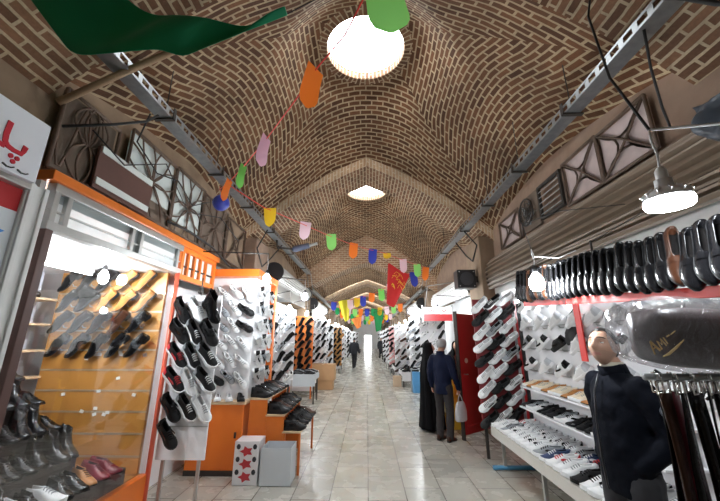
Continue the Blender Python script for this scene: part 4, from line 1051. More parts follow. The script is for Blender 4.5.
# ---- iron lattice over the left shops
XLt = -2.40
def lat(X, y, z): return Vector((X, y, z))
def lattice_panel(label, X, y0, y1, z0, z1, style, backs, side):
    t = thing('iron_lattice', label, 'lattice', (X, (y0+y1)/2, z0), None, 'iron lattices over the shops')
    yc, zc = (y0+y1)/2, (z0+z1)/2; hy, hz = (y1-y0)/2, (z1-z0)/2
    mb = MB()
    for a, b in (((y0, z0), (y1, z0)), ((y1, z0), (y1, z1)), ((y1, z1), (y0, z1)), ((y0, z1), (y0, z0))):
        mb.tube([lat(X, *a), lat(X, *b)], .016, 6)
    loc(t, mb, 'frame', rust)
    if style == 'star':
        mb = MB()
        for k in range(16):
            a = 2*PI*k/16+.2; e = min(hy/max(1e-6, abs(math.cos(a))), hz/max(1e-6, abs(math.sin(a))))*.98
            c1 = (math.cos(a), math.sin(a)); wv = .05*(1 if k % 2 else -1)
            pts = [lat(X, yc+c1[0]*e*q-c1[1]*wv*math.sin(q*PI), zc+c1[1]*e*q+c1[0]*wv*math.sin(q*PI)) for q in (0, .2, .4, .6, .8, 1)]
            mb.tube(pts, .010, 5)
        mb.ball(lat(X, yc, zc), .03, 8)
        loc(t, mb, 'lattice_bars', rust)
    elif style == 'scroll':
        mb = MB()
        for sy in (-1, 1):
            for sz in (-1, 1):
                for q in (.25, .62):
                    mb.tube([lat(X, yc+sy*hy*q*(.2+.8*math.sin(u*PI)), zc+sz*hz*u) for u in [i/8 for i in range(9)]], .010, 5)
            mb.tube([lat(X, yc+sy*hy*u, zc+hz*.9*math.sin(u*PI*2)) for u in [i/10 for i in range(11)]], .010, 5)
        loc(t, mb, 'lattice_bars', rust)
    elif style == 'cross':
        mb = MB()
        for a in (-1, 1):
            mb.tube([lat(X, yc-hy, zc-a*hz), lat(X, yc, zc+a*.03), lat(X, yc+hy, zc+a*hz)], .013, 5)
            for sy in (-1, 1):
                mb.tube([lat(X, yc+sy*hy*(1-.8*math.sin(u*PI)), zc+hz*(2*u-1)) for u in [i/8 for i in range(9)]], .011, 5)
                mb.tube([lat(X, yc+hy*(2*u-1), zc+sy*hz*(1-.75*math.sin(u*PI))) for u in [i/8 for i in range(9)]], .011, 5)
        loc(t, mb, 'lattice_bars', rust)
    for (a, b, c_, d, m) in backs:
        mb = MB(); mb.box2((X-side*-.03, a, c_), (X-side*-.04, b, d)); loc(t, mb, 'backing_pane', m)
    return t
lattice_panel('scrolled iron lattice nearest the white sign on the left wall', XLt, 2.25, 2.85, 2.92, 3.62, 'scroll', [(2.26, 2.84, 2.93, 3.61, soot)], -1)
lattice_panel('star shaped iron lattice over pale panes above the shoe window', XLt, 3.02, 3.85, 2.95, 3.76, 'star', [(3.03, 3.84, 3.18, 3.75, frost), (3.03, 3.84, 2.96, 3.17, soot)], -1)
lattice_panel('second star shaped iron lattice over pale panes, beyond the first', XLt, 3.88, 4.62, 2.95, 3.78, 'star', [(3.89, 4.61, 3.1, 3.77, frost), (3.89, 4.61, 2.96, 3.09, plaster)], -1)
lattice_panel('dense rusty iron lattice above the orange cabinet', XLt, 4.65, 5.5, 2.95, 3.75, 'star', [(4.66, 5.49, 2.96, 3.74, soot)], -1)
lattice_panel('last crossed iron lattice before the plaster pier on the left', XLt, 5.55, 6.4, 2.95, 3.7, 'cross', [(5.56, 6.39, 2.96, 3.69, plaster)], -1)
t = thing('window_shutter', 'dark brown window shutter with pale bars behind the left iron lattice', 'shutter', (-2.36, 2.9, 2.95))
mb = MB(); mb.box2((-2.375, 2.62, 2.93), (-2.35, 3.38, 3.32)); loc(t, mb, 'panel', brown_panel, .004)
for z in (3.0, 3.30):
    mb = MB(); mb.box2((-2.352, 2.64, z-.03), (-2.34, 3.36, z+.03)); loc(t, mb, 'pane_strip', frost)
# ---- lattice strip with fan over the right shutter
XRt = 2.42
lattice_panel('long crossed iron lattice above the tan shutter, next to the louvres', XRt, 2.55, 3.20, 3.20, 3.72, 'cross', [(2.56, 3.19, 3.21, 3.71, M('pink_board', (.52, .42, .40), .8, var=.2))], 1)
lattice_panel('crossed iron lattice above the tan shutter, beside the louvred vent', XRt, 3.22, 3.85, 3.20, 3.74, 'cross', [(3.23, 3.84, 3.21, 3.73, M('pink_board', (.52, .42, .40)))], 1)
lattice_panel('small iron lattice at far end beyond the wall fan', XRt, 5.15, 5.95, 3.20, 3.68, 'cross', [(5.16, 5.94, 3.21, 3.67, M('pink_board', (.52, .42, .40)))], 1)
t = thing('louvred_vent', 'square dark louvred vent between iron lattice and wall fan', 'vent', (XRt, 4.2, 3.25))
mb = MB(); mb.box2((XRt-.02, 3.90, 3.24), (XRt+.02, 3.94, 3.72)); mb.box2((XRt-.02, 4.44, 3.24), (XRt+.02, 4.48, 3.72)); mb.box2((XRt-.02, 3.94, 3.68), (XRt+.02, 4.44, 3.72)); mb.box2((XRt-.02, 3.94, 3.24), (XRt+.02, 4.44, 3.28)); loc(t, mb, 'frame', dark_metal, .003)
for k in range(5):
    mb = MB(); mb.box((XRt, 4.19, 3.32+k*.08), (.06, .50, .008), 0, Matrix.Rotation(-.7, 3, 'Y')); loc(t, mb, 'louvre', galv)
t = thing('wall_fan', 'round dark wall fan in the strip above the tan shutter', 'fan', (XRt, 4.82, 3.48))
mb = MB()
for rr in (.08, .14, .20): mb.tube([(XRt-.045, 4.82+rr*math.cos(2*PI*q/28), 3.48+rr*math.sin(2*PI*q/28)) for q in range(29)], .006 if rr < .2 else .014, 6)
for k in range(8):
    a = 2*PI*k/8; mb.tube([(XRt-.05, 4.82, 3.48), (XRt-.04, 4.82+.2*math.cos(a), 3.48+.2*math.sin(a))], .004, 5)
loc(t, mb, 'guard_grille', dark_metal)
mb = MB(); mb.tube([(XRt-.03, 4.82, 3.48), (XRt+.05, 4.82, 3.48)], .045, 14); loc(t, mb, 'hub', dark_metal)
for k in range(4):
    a = 2*PI*k/4+.4; mb = MB(); c1 = Vector((0, math.cos(a), math.sin(a))); c2 = Vector((0, -math.sin(a), math.cos(a))); o_ = Vector((XRt-.005, 4.82, 3.48))
    mb.sheet([[o_+c1*r_-c2*w_+Vector((.02, 0, 0)), o_+c1*r_+c2*w_-Vector((.02, 0, 0))] for r_, w_ in ((.04, .02), (.10, .055), (.17, .07), (.185, .04))]); o = loc(t, mb, 'blade', galv); q = o.modifiers.new('thick', 'SOLIDIFY'); q.thickness = .004
mb = MB(); mb.box2((XRt+.02, 4.56, 3.22), (XRt+.05, 5.08, 3.74)); loc(t, mb, 'back_plate', soot)
# ---- crumpled tarp in the upper right corner
mb = MB(); g = []; rnd = random.Random(4)
for i in range(22):
    row = []
    for j in range(26):
        u, v = i/21, j/25
        row.append(Vector((2.16+.22*u+.05*math.sin(9*v+5*u)+.03*math.sin(21*v-13*u)+rnd.uniform(-.012, .012), .85+1.15*v, 3.14-.40*u+.10*(1-v)+.03*math.sin(14*v+9*u))))
    g.append(row)
mb.sheet(g); o = mb.build('tarpaulin', M('tarp_slate', (.045, .055, .07), .38, var=.4, scale=12)); q = o.modifiers.new('thick', 'SOLIDIFY'); q.thickness = .006
tag(o, 'crumpled dark slate tarpaulin stuffed above the shutter at upper right', 'tarpaulin')
for k, (lab, pts, r_) in enumerate((
    ('thick black cable drooping beside the tarpaulin at upper right', [(2.02, 1.72, 3.80), (2.12, 1.62, 3.62), (2.24, 1.52, 3.50), (2.3, 1.3, 3.52)], .016),
    ('thin black wire hanging from the right cable tray to the lattice', [(1.98, 1.95, 3.79), (2.1, 2.1, 3.6), (2.3, 2.3, 3.40), (2.42, 2.4, 3.28)], .009),
    ('looped black cable crossing below the timber pole on the left', [(-2.42, 2.3, 3.30), (-2.2, 2.5, 3.45), (-2.05, 2.7, 3.62), (-2.02, 2.8, 3.76)], .012),
    ('black wire dangling in loops over the left iron lattice', [(-2.1, 2.8, 3.78), (-2.33, 3.0, 3.6), (-2.34, 3.4, 3.45), (-2.33, 3.8, 3.55), (-2.33, 4.2, 3.38), (-2.3, 4.6, 3.60)], .008),
    ('second black wire sagging along the left iron lattice', [(-2.35, 2.5, 3.40), (-2.33, 2.9, 3.28), (-2.32, 3.5, 3.62), (-2.32, 4.1, 3.25), (-2.3, 5.0, 3.5), (-2.3, 5.8, 3.35)], .007),
    ('grey cable bundle running along the top of the orange beam', [(-2.2, 3.5, 2.92), (-2.2, 4.0, 2.95), (-2.18, 4.6, 2.91), (-2.15, 5.2, 2.75), (-2.2, 6.4, 2.85)], .014),
    ('black cable hanging across the right pier near the loudspeaker', [(2.0, 6.7, 3.78), (2.18, 6.55, 3.45), (2.18, 6.9, 3.2), (2.18, 7.3, 3.4), (2.05, 7.6, 3.8)], .014),
    ('black cable hanging across the left pier past the cabinet', [(-2.0, 6.5, 3.78), (-2.18, 6.5, 3.4), (-2.18, 6.9, 3.1), (-2.15, 7.4, 3.4), (-2.0, 7.7, 3.78)], .014))):
    tag(MB().tube(pts, r_, 6).build('hanging_cable', black_rubber), lab, 'cable')
# security camera on an arm
t = thing('security_camera', 'grey blue camera on an arm from the left cable tray', 'camera', (-1.5, 7.3, 3.6))
mb = MB(); mb.tube([(-2.02, 7.3, 3.79), (-2.0, 7.3, 3.62), (-1.62, 7.3, 3.58)], .022, 8); loc(t, mb, 'arm', dark_metal)
mb = MB(); mb.tube([(-1.66, 7.3, 3.57), (-1.60, 7.3, 3.58), (-1.28, 7.28, 3.66)], [.04, .075, .06], 12); loc(t, mb, 'body', M('slate_enamel', (.10, .12, .19), .4))
mb = MB(); mb.tube([(-1.30, 7.28, 3.655), (-1.10, 7.27, 3.70)], .03, 10); loc(t, mb, 'lens_hood', alu)
# ---- pennants
PC = {'yellow': (.86, .56, .03), 'pink': (.80, .48, .62), 'light green': (.20, .66, .12), 'orange': (.92, .22, .03), 'blue': (.04, .06, .42), 'green': (.02, .34, .10), 'pale pink': (.85, .62, .70), 'bright green': (.28, .72, .18)}
def thin_cloth(m, col, k):
    nt = m.node_tree; N = nt.nodes; b = N['Principled BSDF']
    if 'thin' in N: return m
    tr = N.new('ShaderNodeBsdfTranslucent'); tr.name = 'thin'; tr.inputs[0].default_value = tuple(col)+(1,)
    mx = N.new('ShaderNodeMixShader'); mx.inputs[0].default_value = k
    nt.links.new(b.outputs[0], mx.inputs[1]); nt.links.new(tr.outputs[0], mx.inputs[2]); nt.links.new(mx.outputs[0], N['Material Output'].inputs['Surface'])
    return m
def paper(c): return thin_cloth(M('paper_'+c.replace(' ', '_'), PC[c], .6, var=.06), PC[c], .5)
def pennant(p, c, label, w_=.17, h_=.29, yaw=0, roll=0, bend=.03, group='pennants on the garlands', parent=None):
    mb = MB(); g = []; n = 9
    for i in range(n):
        v = i/(n-1); z = -h_*v; k = 1 if v < .62 else math.sqrt(max(0, 1-((v-.62)/.38)**2))
        row = []
        for j in range(5):
            u = (j/4-.5)*w_*max(.12, k); row.append(Vector((u, bend*math.sin(v*2.6+u*9), z)))
        g.append(row)
    mb.sheet(g); o = mb.build('pennant', paper(c)); o.matrix_world = Matrix.Translation(p) @ Matrix.Rotation(math.radians(yaw), 4, 'Z') @ Matrix.Rotation(math.radians(roll), 4, 'Y')
    return tag(o, label, 'pennant', group)
def onplan(px, py, a, b):
    """where the sight line of a pixel meets the upright plane through plan points a and b"""
    r = at(px, py, 1.0); dx, dy = b[0]-a[0], b[1]-a[1]
    Y = (a[0]*dy-a[1]*dx)/(r.x*dy-dx)
    return at(px, py, Y)
# string one: from overhead down to the left cable tray
A1, B1 = (.05, 1.45), (-2.0, 4.35)
s1 = [onplan(x, y, A1, B1) for x, y in ((378, -30), (345, 35), (317, 68), (297, 98), (268, 137), (244, 166), (229, 182), (219, 190))]
tag(MB().tube(s1, .006, 6).build('garland_string', red_strip), 'red string from overhead down to the left cable tray', 'string')
for (x, y, c, lab, w_, h_, yaw, roll) in (
    (383, -20, 'bright green', 'big light green pennant hanging right below the round skylight', .23, .34, 10, -8),
    (316, 68, 'orange', 'long orange pennant, second down the near red string', .15, .36, 40, 8),
    (267, 137, 'pink', 'narrow pink pennant, third down the near red string', .14, .33, 62, 6),
    (244, 165, 'light green', 'narrow green pennant on the near red string beside the blue ball', .10, .30, 55, 4),
    (230, 180, 'orange', 'narrow orange pennant at the tray end of the near red string', .10, .32, 55, 10)):
    pennant(onplan(x, y, A1, B1)+Vector((0, 0, .0)), c, lab, w_, h_, yaw, roll, .03, 'pennants on the near red string')
p = onplan(222, 195, A1, B1)
t = thing('paper_lantern', 'dark blue paper ball hanging under the left cable tray', 'lantern', p-Vector((0, 0, .12)))
mb = MB(); mb.ball((0, 0, 0), .115, 12); part(mb, 'ball', M('lantern_blue', (.03, .05, .36), .45), t)
mb = MB(); mb.tube([(0, 0, .11), (-.05, 0, .25)], .004, 6); part(mb, 'string', red_strip, t)
# string two: across the aisle from the left tray to the right tray
A2, B2 = (-2.0, 4.35), (2.0, 10.6)
pts2 = [(229, 185), (263, 207), (298, 222), (325, 234), (348, 243), (367, 249), (384, 253), (400, 259), (414, 264), (424, 267), (431, 268)]
s2 = [onplan(x, y, A2, B2) for x, y in pts2]
tag(MB().tube(s2, .006, 6).build('garland_string', red_strip), 'red string sagging across the aisle from left tray to right tray', 'string')
for k, (x, y, c, h_) in enumerate(((270, 208, 'yellow', .31), (306, 222, 'pale pink', .33), (331, 234, 'bright green', .33), (354, 243, 'orange', .34), (373, 249, 'blue', .36), (387, 253, 'yellow', .14), (403, 259, 'pale pink', .38), (417, 264, 'bright green', .38), (426, 267, 'orange', .42))):
    pennant(onplan(x, y, A2, B2), c, f'{c} pennant, {ORD[k+1]} from left on the red string crossing the aisle', .19 if k < 7 else .2, h_, random.uniform(-15, 15), random.uniform(-6, 8), .03, 'pennants on the crossing string')
# string three: back from the right tray to the left
A3, B3 = (1.9, 10.9), (-1.9, 16)
s3 = [onplan(x, y, A3, B3) for x, y in ((432, 268), (413, 272), (401, 277), (389, 285), (379, 292), (367, 296), (356, 299), (345, 301), (335, 302), (327, 302))]
tag(MB().tube(s3, .008, 6).build('garland_string', red_strip), 'red string running back to the left beyond the red banner', 'string')
for k, (x, y, c, h_) in enumerate(((413, 272, 'blue', .5), (401, 277, 'yellow', .45), (390, 284, 'pale pink', .40), (381, 289, 'light green', .45), (372, 293, 'orange', .36), (363, 296, 'blue', .42), (357, 298, 'yellow', .38), (350, 300, 'pale pink', .4), (342, 301, 'orange', .4), (334, 302, 'blue', .38))):
    pennant(onplan(x, y, A3, B3), c, f'{c} pennant, {ORD[k+1]} from right on the string beyond the red banner', .24, h_, random.uniform(-15, 15), random.uniform(-6, 6), .03, 'pennants on the returning string')
cyc = ['blue', 'orange', 'bright green', 'pale pink', 'yellow', 'green']
for q, (Y, n_) in enumerate(((18.5, 11), (24, 11), (30, 10))):
    pts = []
    for k in range(n_+2):
        u = k/(n_+1); pts.append(Vector((-2.02+4.04*u, Y+2.5*(u-.5)*(1 if q % 2 else -1), 3.40-.22*math.sin(u*PI))))
    tag(MB().tube(pts, .008, 5).build('garland_string', red_strip), f'{["nearest", "middle", "farthest"][q]} red string of pennants deep down the arcade', 'string')
    for k in range(1, n_+1):
        c = cyc[(k*5+q*2) % 6]
        pennant(pts[k], c, f'{c} pennant, {ORD[k]} from left on the {["nearest", "middle", "farthest"][q]} string deep down the arcade', .24, .42, random.uniform(-20, 20), random.uniform(-6, 6), .03, 'pennants deep down the arcade')
# ---- cloth banners
def cloth(name, label, top, bot, mat, rows_=14, fold=.05, nf=5, seed=1, swing=(0, 1, 0), th=.004):
    n = len(top); g = []; sw = Vector(swing)
    for i in range(rows_+1):
        v = i/rows_; row = []
        for j in range(n):
            p = top[j].lerp(bot[j], v); u = j/(n-1)
            row.append(p+sw*(fold*math.sin(u*PI*nf+v*2.2+seed)*math.sin(PI*min(1, .25+v*.75))))
        g.append(row)
    mb = MB(); mb.sheet(g); o = mb.build(name, mat); q = o.modifiers.new('thick', 'SOLIDIFY'); q.thickness = th
    q = o.modifiers.new('soft', 'SUBSURF'); q.levels = 1; q.render_levels = 1
    return tag(o, label, 'banner')
def resample(pts, n):
    L = [0]
    for a, b in zip(pts, pts[1:]): L.append(L[-1]+(b-a).length)
    out = []
    for k in range(n):
        d = L[-1]*k/(n-1); i = max(q for q in range(len(L)) if L[q] <= d+1e-9); i = min(i, len(pts)-2)
        out.append(pts[i].lerp(pts[i+1], (d-L[i])/max(1e-9, L[i+1]-L[i])))
    return out
GY = 1.62
top = resample([at(22, -14, GY-.10), at(70, -16, GY), at(115, -9, GY+.06), at(140, 6, GY+.08), at(190, 22, GY+.12), at(235, 22, GY+.16), at(287, 14, GY+.24)], 26)
bot = resample([at(24, -10, GY-.10), at(50, 26, GY-.08), at(73, 57, GY-.06), at(108, 54, GY), at(160, 49, GY+.05), at(183, 58, GY+.08), at(205, 48, GY+.12), at(288, 15, GY+.24)], 26)
cloth('cloth_banner', 'large green cloth banner draped across the top left of the arcade', top, bot, thin_cloth(M('green_cloth', (.008, .26, .12), .8, var=.1, scale=6, sheen=.2), (.008, .30, .13), .35), 16, .06, 5)
tag(MB().tube([at(22, -14, GY-.10), at(-60, -40, GY-.3)], .004, 5).build('banner_cord', black_rubber), 'cord tying the green cloth banner at its near end', 'cord')
tag(MB().tube([at(287, 14, GY+.24), at(330, -8, GY+.3), at(378, -30, 1.62)], .004, 5).build('banner_cord', black_rubber), 'cord tying the pointed far end of the green cloth banner', 'cord')
RY = 9.6
o = cloth('cloth_banner', 'dark red cloth banner with yellow script hanging over the aisle', resample([at(388, 262, RY), at(398, 269, RY), at(410, 275, RY)], 9), resample([at(386.5, 304, RY), at(390, 306, RY), at(394, 308, RY)], 9), M('red_cloth', (.50, .012, .012), .7, var=.1), 12, .03, 3, 2)
for k in range(11):
    a = at(392+random.uniform(-1, 9)*.9, 274+k*1.4, RY-.06); mb = MB()
    q1, q2 = random.uniform(-.1, .1), random.uniform(.05, .14)
    mb.tube([a, a+Vector((q2*.5, 0, q1)), a+Vector((q2, 0, .02)), a+Vector((q2*1.3, 0, -.07))], .014, 5, 0, .35)
    c_ = mb.build('script_stroke', M('script_yellow', (.85, .55, .04), .6), o); c_['label'] = 'yellow script stroke'
tag(MB().tube([at(388, 262, RY), at(370, 255, RY+.3), at(345, 240, RY+1.0)], .006, 5).build('banner_cord', black_rubber), 'cord holding the dark red banner by its upper corner', 'cord')
def flagc(label, corners, Y, c, seed, nf=3):
    a, b, c_, d = [at(x, y, Y) for x, y in corners]
    tag(MB().tube([(-2.02, Y, 3.40), a, b, (2.02, Y, 3.40)], .006, 5).build('banner_cord', black_rubber), 'cord strung across the aisle carrying the '+label.split(' cloth')[0]+' banner', 'cord')
    cloth('cloth_banner', label, resample([a, b], 9), resample([d, c_], 9), M('cloth_'+label.split()[0], c, .7, var=.1), 10, .05, nf, seed)
flagc('yellow and green cloth banner hanging down the aisle at left of centre', [(338, 301), (350, 299), (349, 320), (345, 322)], 14.5, (.70, .62, .03), 1)
flagc('orange cloth banner hanging down the aisle behind the yellow one', [(351, 319), (362, 316), (361, 327), (357, 329)], 17.5, (.85, .25, .05), 2)
flagc('green cloth banner hanging in folds farthest down the aisle', [(373, 309), (384, 311), (381, 330), (376, 332)], 18.2, (.015, .30, .09), 3, 6)

# ================================================================= STALLS FARTHER DOWN THE ARCADE
SIDE = {-1: 'left', 1: 'right'}
def far_board(side, Y, xin, xout, z0, z1, mat, specs, cols, rows_, name, lod=2, ang=None, frame=None, short=None):
    a, b = sorted((side*xin, side*xout))
    t = thing('display_board', name, 'display board', ((a+b)/2, Y, 0))
    mb = MB(); mb.box2((a, Y, z0), (b, Y+.03, z1)); loc(t, mb, 'board', mat, .003)
    for x in (a+.03, b-.03):
        mb = MB(); mb.box2((x-.02, Y+.03, 0), (x+.02, Y+.06, z1+.05)); loc(t, mb, 'support_leg', frame or alu)
    mb = MB(); mb.box2((a, Y-.01, z1), (b, Y+.07, z1+.04)); loc(t, mb, 'top_strip', frame or alu)
    short = short or name.split(' board')[0]+' board'
    zl = lerp(z1, z0, (rows_-.4)/rows_)-.165
    mb = MB(); mb.box2((a, Y-.09, zl-.012), (b, Y, zl)); loc(t, mb, 'bottom_ledge', frame or alu)
    for ri in range(rows_):
        for ci in range(cols):
            s = specs[(ri*3+ci*2+ri//2) % len(specs)]
            p = Vector((lerp(a, b, (ci+.5)/cols), Y, lerp(z1, z0, (ri+.6)/rows_)))
            an = (ang if ang is not None else (180-48 if side < 0 else 180-36))+random.uniform(-16, 16)
            put_shoe(far(s, lod), p+Vector((0, -.040, 0)), wall_shoe(p, nrm, an, 38), f'{words(s)}, {ORD[ci+1]} from left, {ORD[ri+1]} row, {short}', 'shoes on the '+short, 1.0, 1.15)
    return t
def far_bench(side, y0, y1, xin, z, mat, specs, n, rows_, name):
    a, b = sorted((side*xin, side*2.3))
    t = thing('display_bench', name, 'bench', ((a+b)/2, (y0+y1)/2, 0))
    mb = MB(); mb.box2((a, y0, z-.03), (b, y1, z)); loc(t, mb, 'top', mat, .003)
    for x in (a+.04, b-.04):
        for y in (y0+.04, y1-.04):
            mb = MB(); mb.box2((x-.02, y-.02, 0), (x+.02, y+.02, z-.03)); loc(t, mb, 'leg', dark_metal)
    mb = MB(); x_ = side*(xin-.004); mb.box2((x_-.004, y0, z-.14), (x_+.004, y1, z-.03)); mb.box2((a, y0-.006, z-.30), (b, y0, z)); loc(t, mb, 'apron', mat)
    short = name.split(' bench')[0]+' bench on the '+SIDE[side]
    for ri in range(rows_):
        for k in range(n):
            s = specs[(k*3+ri) % len(specs)]
            put_shoe(far(s, 2), (side*(xin+.17+ri*.30), lerp(y0, y1, (k+.5)/n), z+.001), orient((-side, random.uniform(-.3, .3), 0), (0, 0, 1)), f'{words(s)}, {ORD[k+1]} from near end, {ORD[ri+1]} row, {short}', 'shoes on the '+short, 1.05)
    return t
# left
far_board(-1, 8.35, 1.72, 2.28, .75, 2.25, white_board, [SWB, DB, SG, SBB, SW], 3, 7, 'white shoe board just past the left pier', 1, short='white board just past left pier')
far_board(-1, 10.55, 1.62, 2.3, .75, 2.28, orange_dark, [DB, LB, DB, BB], 3, 7, 'orange wood shoe board behind the dark shoe table', 1, None, orange, short='orange wood shoe board')
far_bench(-1, 9.75, 10.45, 1.40, .74, grey_card, [SBB, LB, DB, SG], 6, 2, 'square table bench of dark shoes before the orange board')
far_board(-1, 13.1, 1.5, 2.1, .5, 2.3, white_board, [SWB, DB, SG, SW, LB], 3, 8, 'tall white shoe board behind the cardboard cartons', short='tall white board behind cartons')
far_board(-1, 15.2, 1.45, 2.1, .4, 2.2, white_board, [LBR, DB, SWB, DT, BB], 3, 7, 'nearer white shoe board midway on left', short='nearer white board midway left')
far_board(-1, 17.4, 1.25, 1.95, .4, 2.2, tan_wood, [LB, DB, DB, BB], 3, 7, 'tan shoe board midway down the left side', short='tan board midway left')
far_board(-1, 20.5, 1.3, 2.0, .4, 2.2, white_board, [DB, SWR, BT, LB, SG], 3, 7, 'farther white shoe board midway on left', short='farther white board midway left')
far_board(-1, 25, 1.2, 2.0, .4, 2.2, white_board, [DB, LB, BB], 3, 6, 'last white shoe board down the left side', short='last white board on left')
far_bench(-1, 11.0, 12.0, 1.65, .45, white_board, [SWB, SG, SBB], 8, 2, 'low white bench after the orange board on left')
far_bench(-1, 13.6, 15.0, 1.5, .5, white_board, [DB, LB, BB], 8, 2, 'dark shoe bench midway on the left')
far_bench(-1, 18.2, 20.2, 1.4, .5, white_board, [DB, LB, DBR], 10, 2, 'long shoe bench deep down the left')
# right
far_board(1, 10.4, 1.55, 2.3, .6, 2.2, white_board, [SWB, DB, SW], 3, 6, 'white shoe board behind the beanie man', short='white board behind beanie man')
far_board(1, 12.0, 1.42, 2.02, .75, 2.3, white_board, [SBB, DB, SWB, SG], 3, 6, 'white shoe board standing on blue boxes', short='white board on blue boxes')
far_board(1, 14.6, 1.12, 1.85, .35, 2.2, white_board, [SWB, DB, SWR, SW, LBR], 3, 8, 'white shoe board past the blue boxes on right', short='white board past blue boxes')
far_board(1, 17.2, 1.05, 1.8, .35, 2.2, M('pink_back', (.80, .42, .40), .5), [DB, SWR, BB, LB], 3, 8, 'pinkish shoe board midway down the right side', short='pinkish board midway right')
far_board(1, 20.5, 1.05, 1.8, .35, 2.2, white_board, [DB, SWB, LBR, BB, SG], 3, 7, 'white shoe board deep down the right side', short='white board deep down right')
far_board(1, 25.5, 1.1, 1.9, .35, 2.2, white_board, [DB, BB, LB], 3, 6, 'last white shoe board down the right side', short='last white board on right')
far_bench(1, 13.1, 14.5, 1.25, .5, white_board, [LB, DB, SWB, BB], 9, 3, 'heaped shoe bench beyond the blue boxes')
far_bench(1, 15.1, 17.0, 1.15, .5, white_board, [DB, LB, SBB, DBR], 10, 3, 'dark shoe bench midway on the right')
far_bench(1, 18.2, 20.2, 1.15, .5, white_board, [DB, LB, BB], 10, 2, 'long shoe bench deep down the right')
far_board(-1, 31, 1.0, 2.0, .3, 2.2, white_board, [DB, LB, BB], 3, 5, 'white shoe board on the left past the last lamp bay', short='white board far past lamps left')
far_board(-1, 37.2, .9, 2.0, .3, 2.3, white_board, [DB, LBR, BB], 3, 5, 'white shoe board on the left nearest the daylight opening', short='white board by daylight opening left')
far_board(1, 31.5, 1.1, 2.1, .3, 2.2, white_board, [DB, LB, BB], 3, 5, 'white shoe board on the right past the last lamp bay', short='white board far past lamps right')
far_board(1, 39.2, 1.15, 2.2, .3, 2.3, white_board, [DB, LBR, BB], 3, 5, 'white shoe board on the right nearest the daylight opening', short='white board by daylight opening right')
# boxes
carton('cardboard_carton', 'big brown cardboard carton on top of a lower one, left side', (-1.98, 12.35, .30), (-1.12, 12.95, .80), cardboard, False, None, M('tape_tan', (.62, .45, .25), .3))
carton('cardboard_carton', 'lower brown cardboard carton on the floor under the big one', (-1.95, 12.38, 0), (-1.18, 12.92, .29), cardboard)
carton('cardboard_carton', 'small beige carton on the floor at the right of the aisle', (.93, 13.2, 0), (1.22, 13.5, .34), M('card_beige', (.68, .52, .36), .8))
for k, (x, z) in enumerate(((1.60, 0), (1.60, .31), (1.86, 0))):
    carton('blue_carton', f'pale blue carton {["at the aisle on the floor", "topmost above another", "beside the wall on the floor"][k]} under the white shoe board', (x-.14, 11.75, z), (x+.14, 11.98, z+.30), blue_card, False, 'blue cartons')
# red fascia with white lettering
t = thing('shop_sign', 'red sign board with small white letters over the stall behind the beanie man', 'sign', (1.82, 9.0, 2.1))
mb = MB(); mb.box2((1.42, 9.0, 2.10), (2.22, 9.04, 2.27)); loc(t, mb, 'panel', red_paint, .004)
mb = MB(); mb.box2((1.42, 9.0, 2.275), (2.22, 9.04, 2.45)); loc(t, mb, 'top_panel', white_board, .004, 'white upper panel')
mb = MB(); mb.box2((1.42, 8.99, 2.09), (1.45, 9.06, 2.5)); mb.box2((2.19, 8.99, 2.09), (2.22, 9.06, 2.5)); mb.tube([(1.5, 9.02, 2.45), (1.6, 9.02, 3.0), (2.3, 9.02, 3.1)], .012, 6); loc(t, mb, 'frame', alu)
F9 = Matrix.Translation((1.6, 8.995, 2.36)) @ Matrix.Rotation(PI/2, 4, 'X')
for k in range(4): stroke(t, [(k*.12-.02, .02), (k*.12+.01, -.03), (k*.12+.05, -.025), (k*.12+.07, .03)], .02, red_strip, F9)
# shop partitions and lit backs so that the stalls are rooms of their own
for s in (-1, 1):
    for k, (y0, y1) in enumerate(((7.4, 12.0), (13.1, 17.2), (18.2, 22.3), (23.3, 27.4), (28.4, 32.5))):
        mb = MB(); mb.box2((s*2.44, y0, .0), (s*2.50, y1, 2.62)); struct(mb.build('wall_'+SIDE[s]+'_stall', white_wall))
        if k:
            for q in range(2):
                yy = y0+1+q*2
                bulb((s*1.75, yy, 2.42), f'bare glowing bulb {ORD[q+1]} in the {ORD[k+1]} stall bay on the {SIDE[s]}', (s*1.75, yy, 2.9), .045, 'pear', [(s*1.75, yy, 2.9), (s*2.5, yy, 2.95)])
mb = MB(); mb.box2((2.44, 5.55, 0), (2.5, 6.5, 2.6)); struct(mb.build('wall_right_stall', red_paint))
mb = MB(); mb.box2((-2.62, 4.0, 0), (-2.56, 6.5, 2.35)); struct(mb.build('wall_left_stall', white_wall))
for k, (x, y, side) in enumerate(((-1.8, 8.0, -1), (-1.72, 9.9, -1), (-1.75, 11.5, -1), (1.65, 11.4, 1))):
    bulb((x, y, 2.36), f'bare glowing bulb {["just past the left pier", "over the dark shoe table", "after the orange board", "before the white board on blue boxes"][k]}', (x, y, 2.75), .045, 'pear', [(x, y, 2.75), (side*2.46, y, 2.6)])
# near left stall: bulbs over the white cabinet and the trainer board
bulb((-1.30, 4.35, 2.42), 'bare glowing bulb between white trainer board and cabinet', (-1.30, 4.35, 2.75), .05, 'pear', [(-1.30, 4.35, 2.75), (-2.22, 4.4, 2.80)])
bulb((-1.15, 6.3, 2.42), 'bare glowing bulb at the far corner of the white cabinet', (-1.15, 6.3, 2.72), .05, 'pear', [(-1.15, 6.3, 2.72), (-2.25, 6.7, 2.9)])

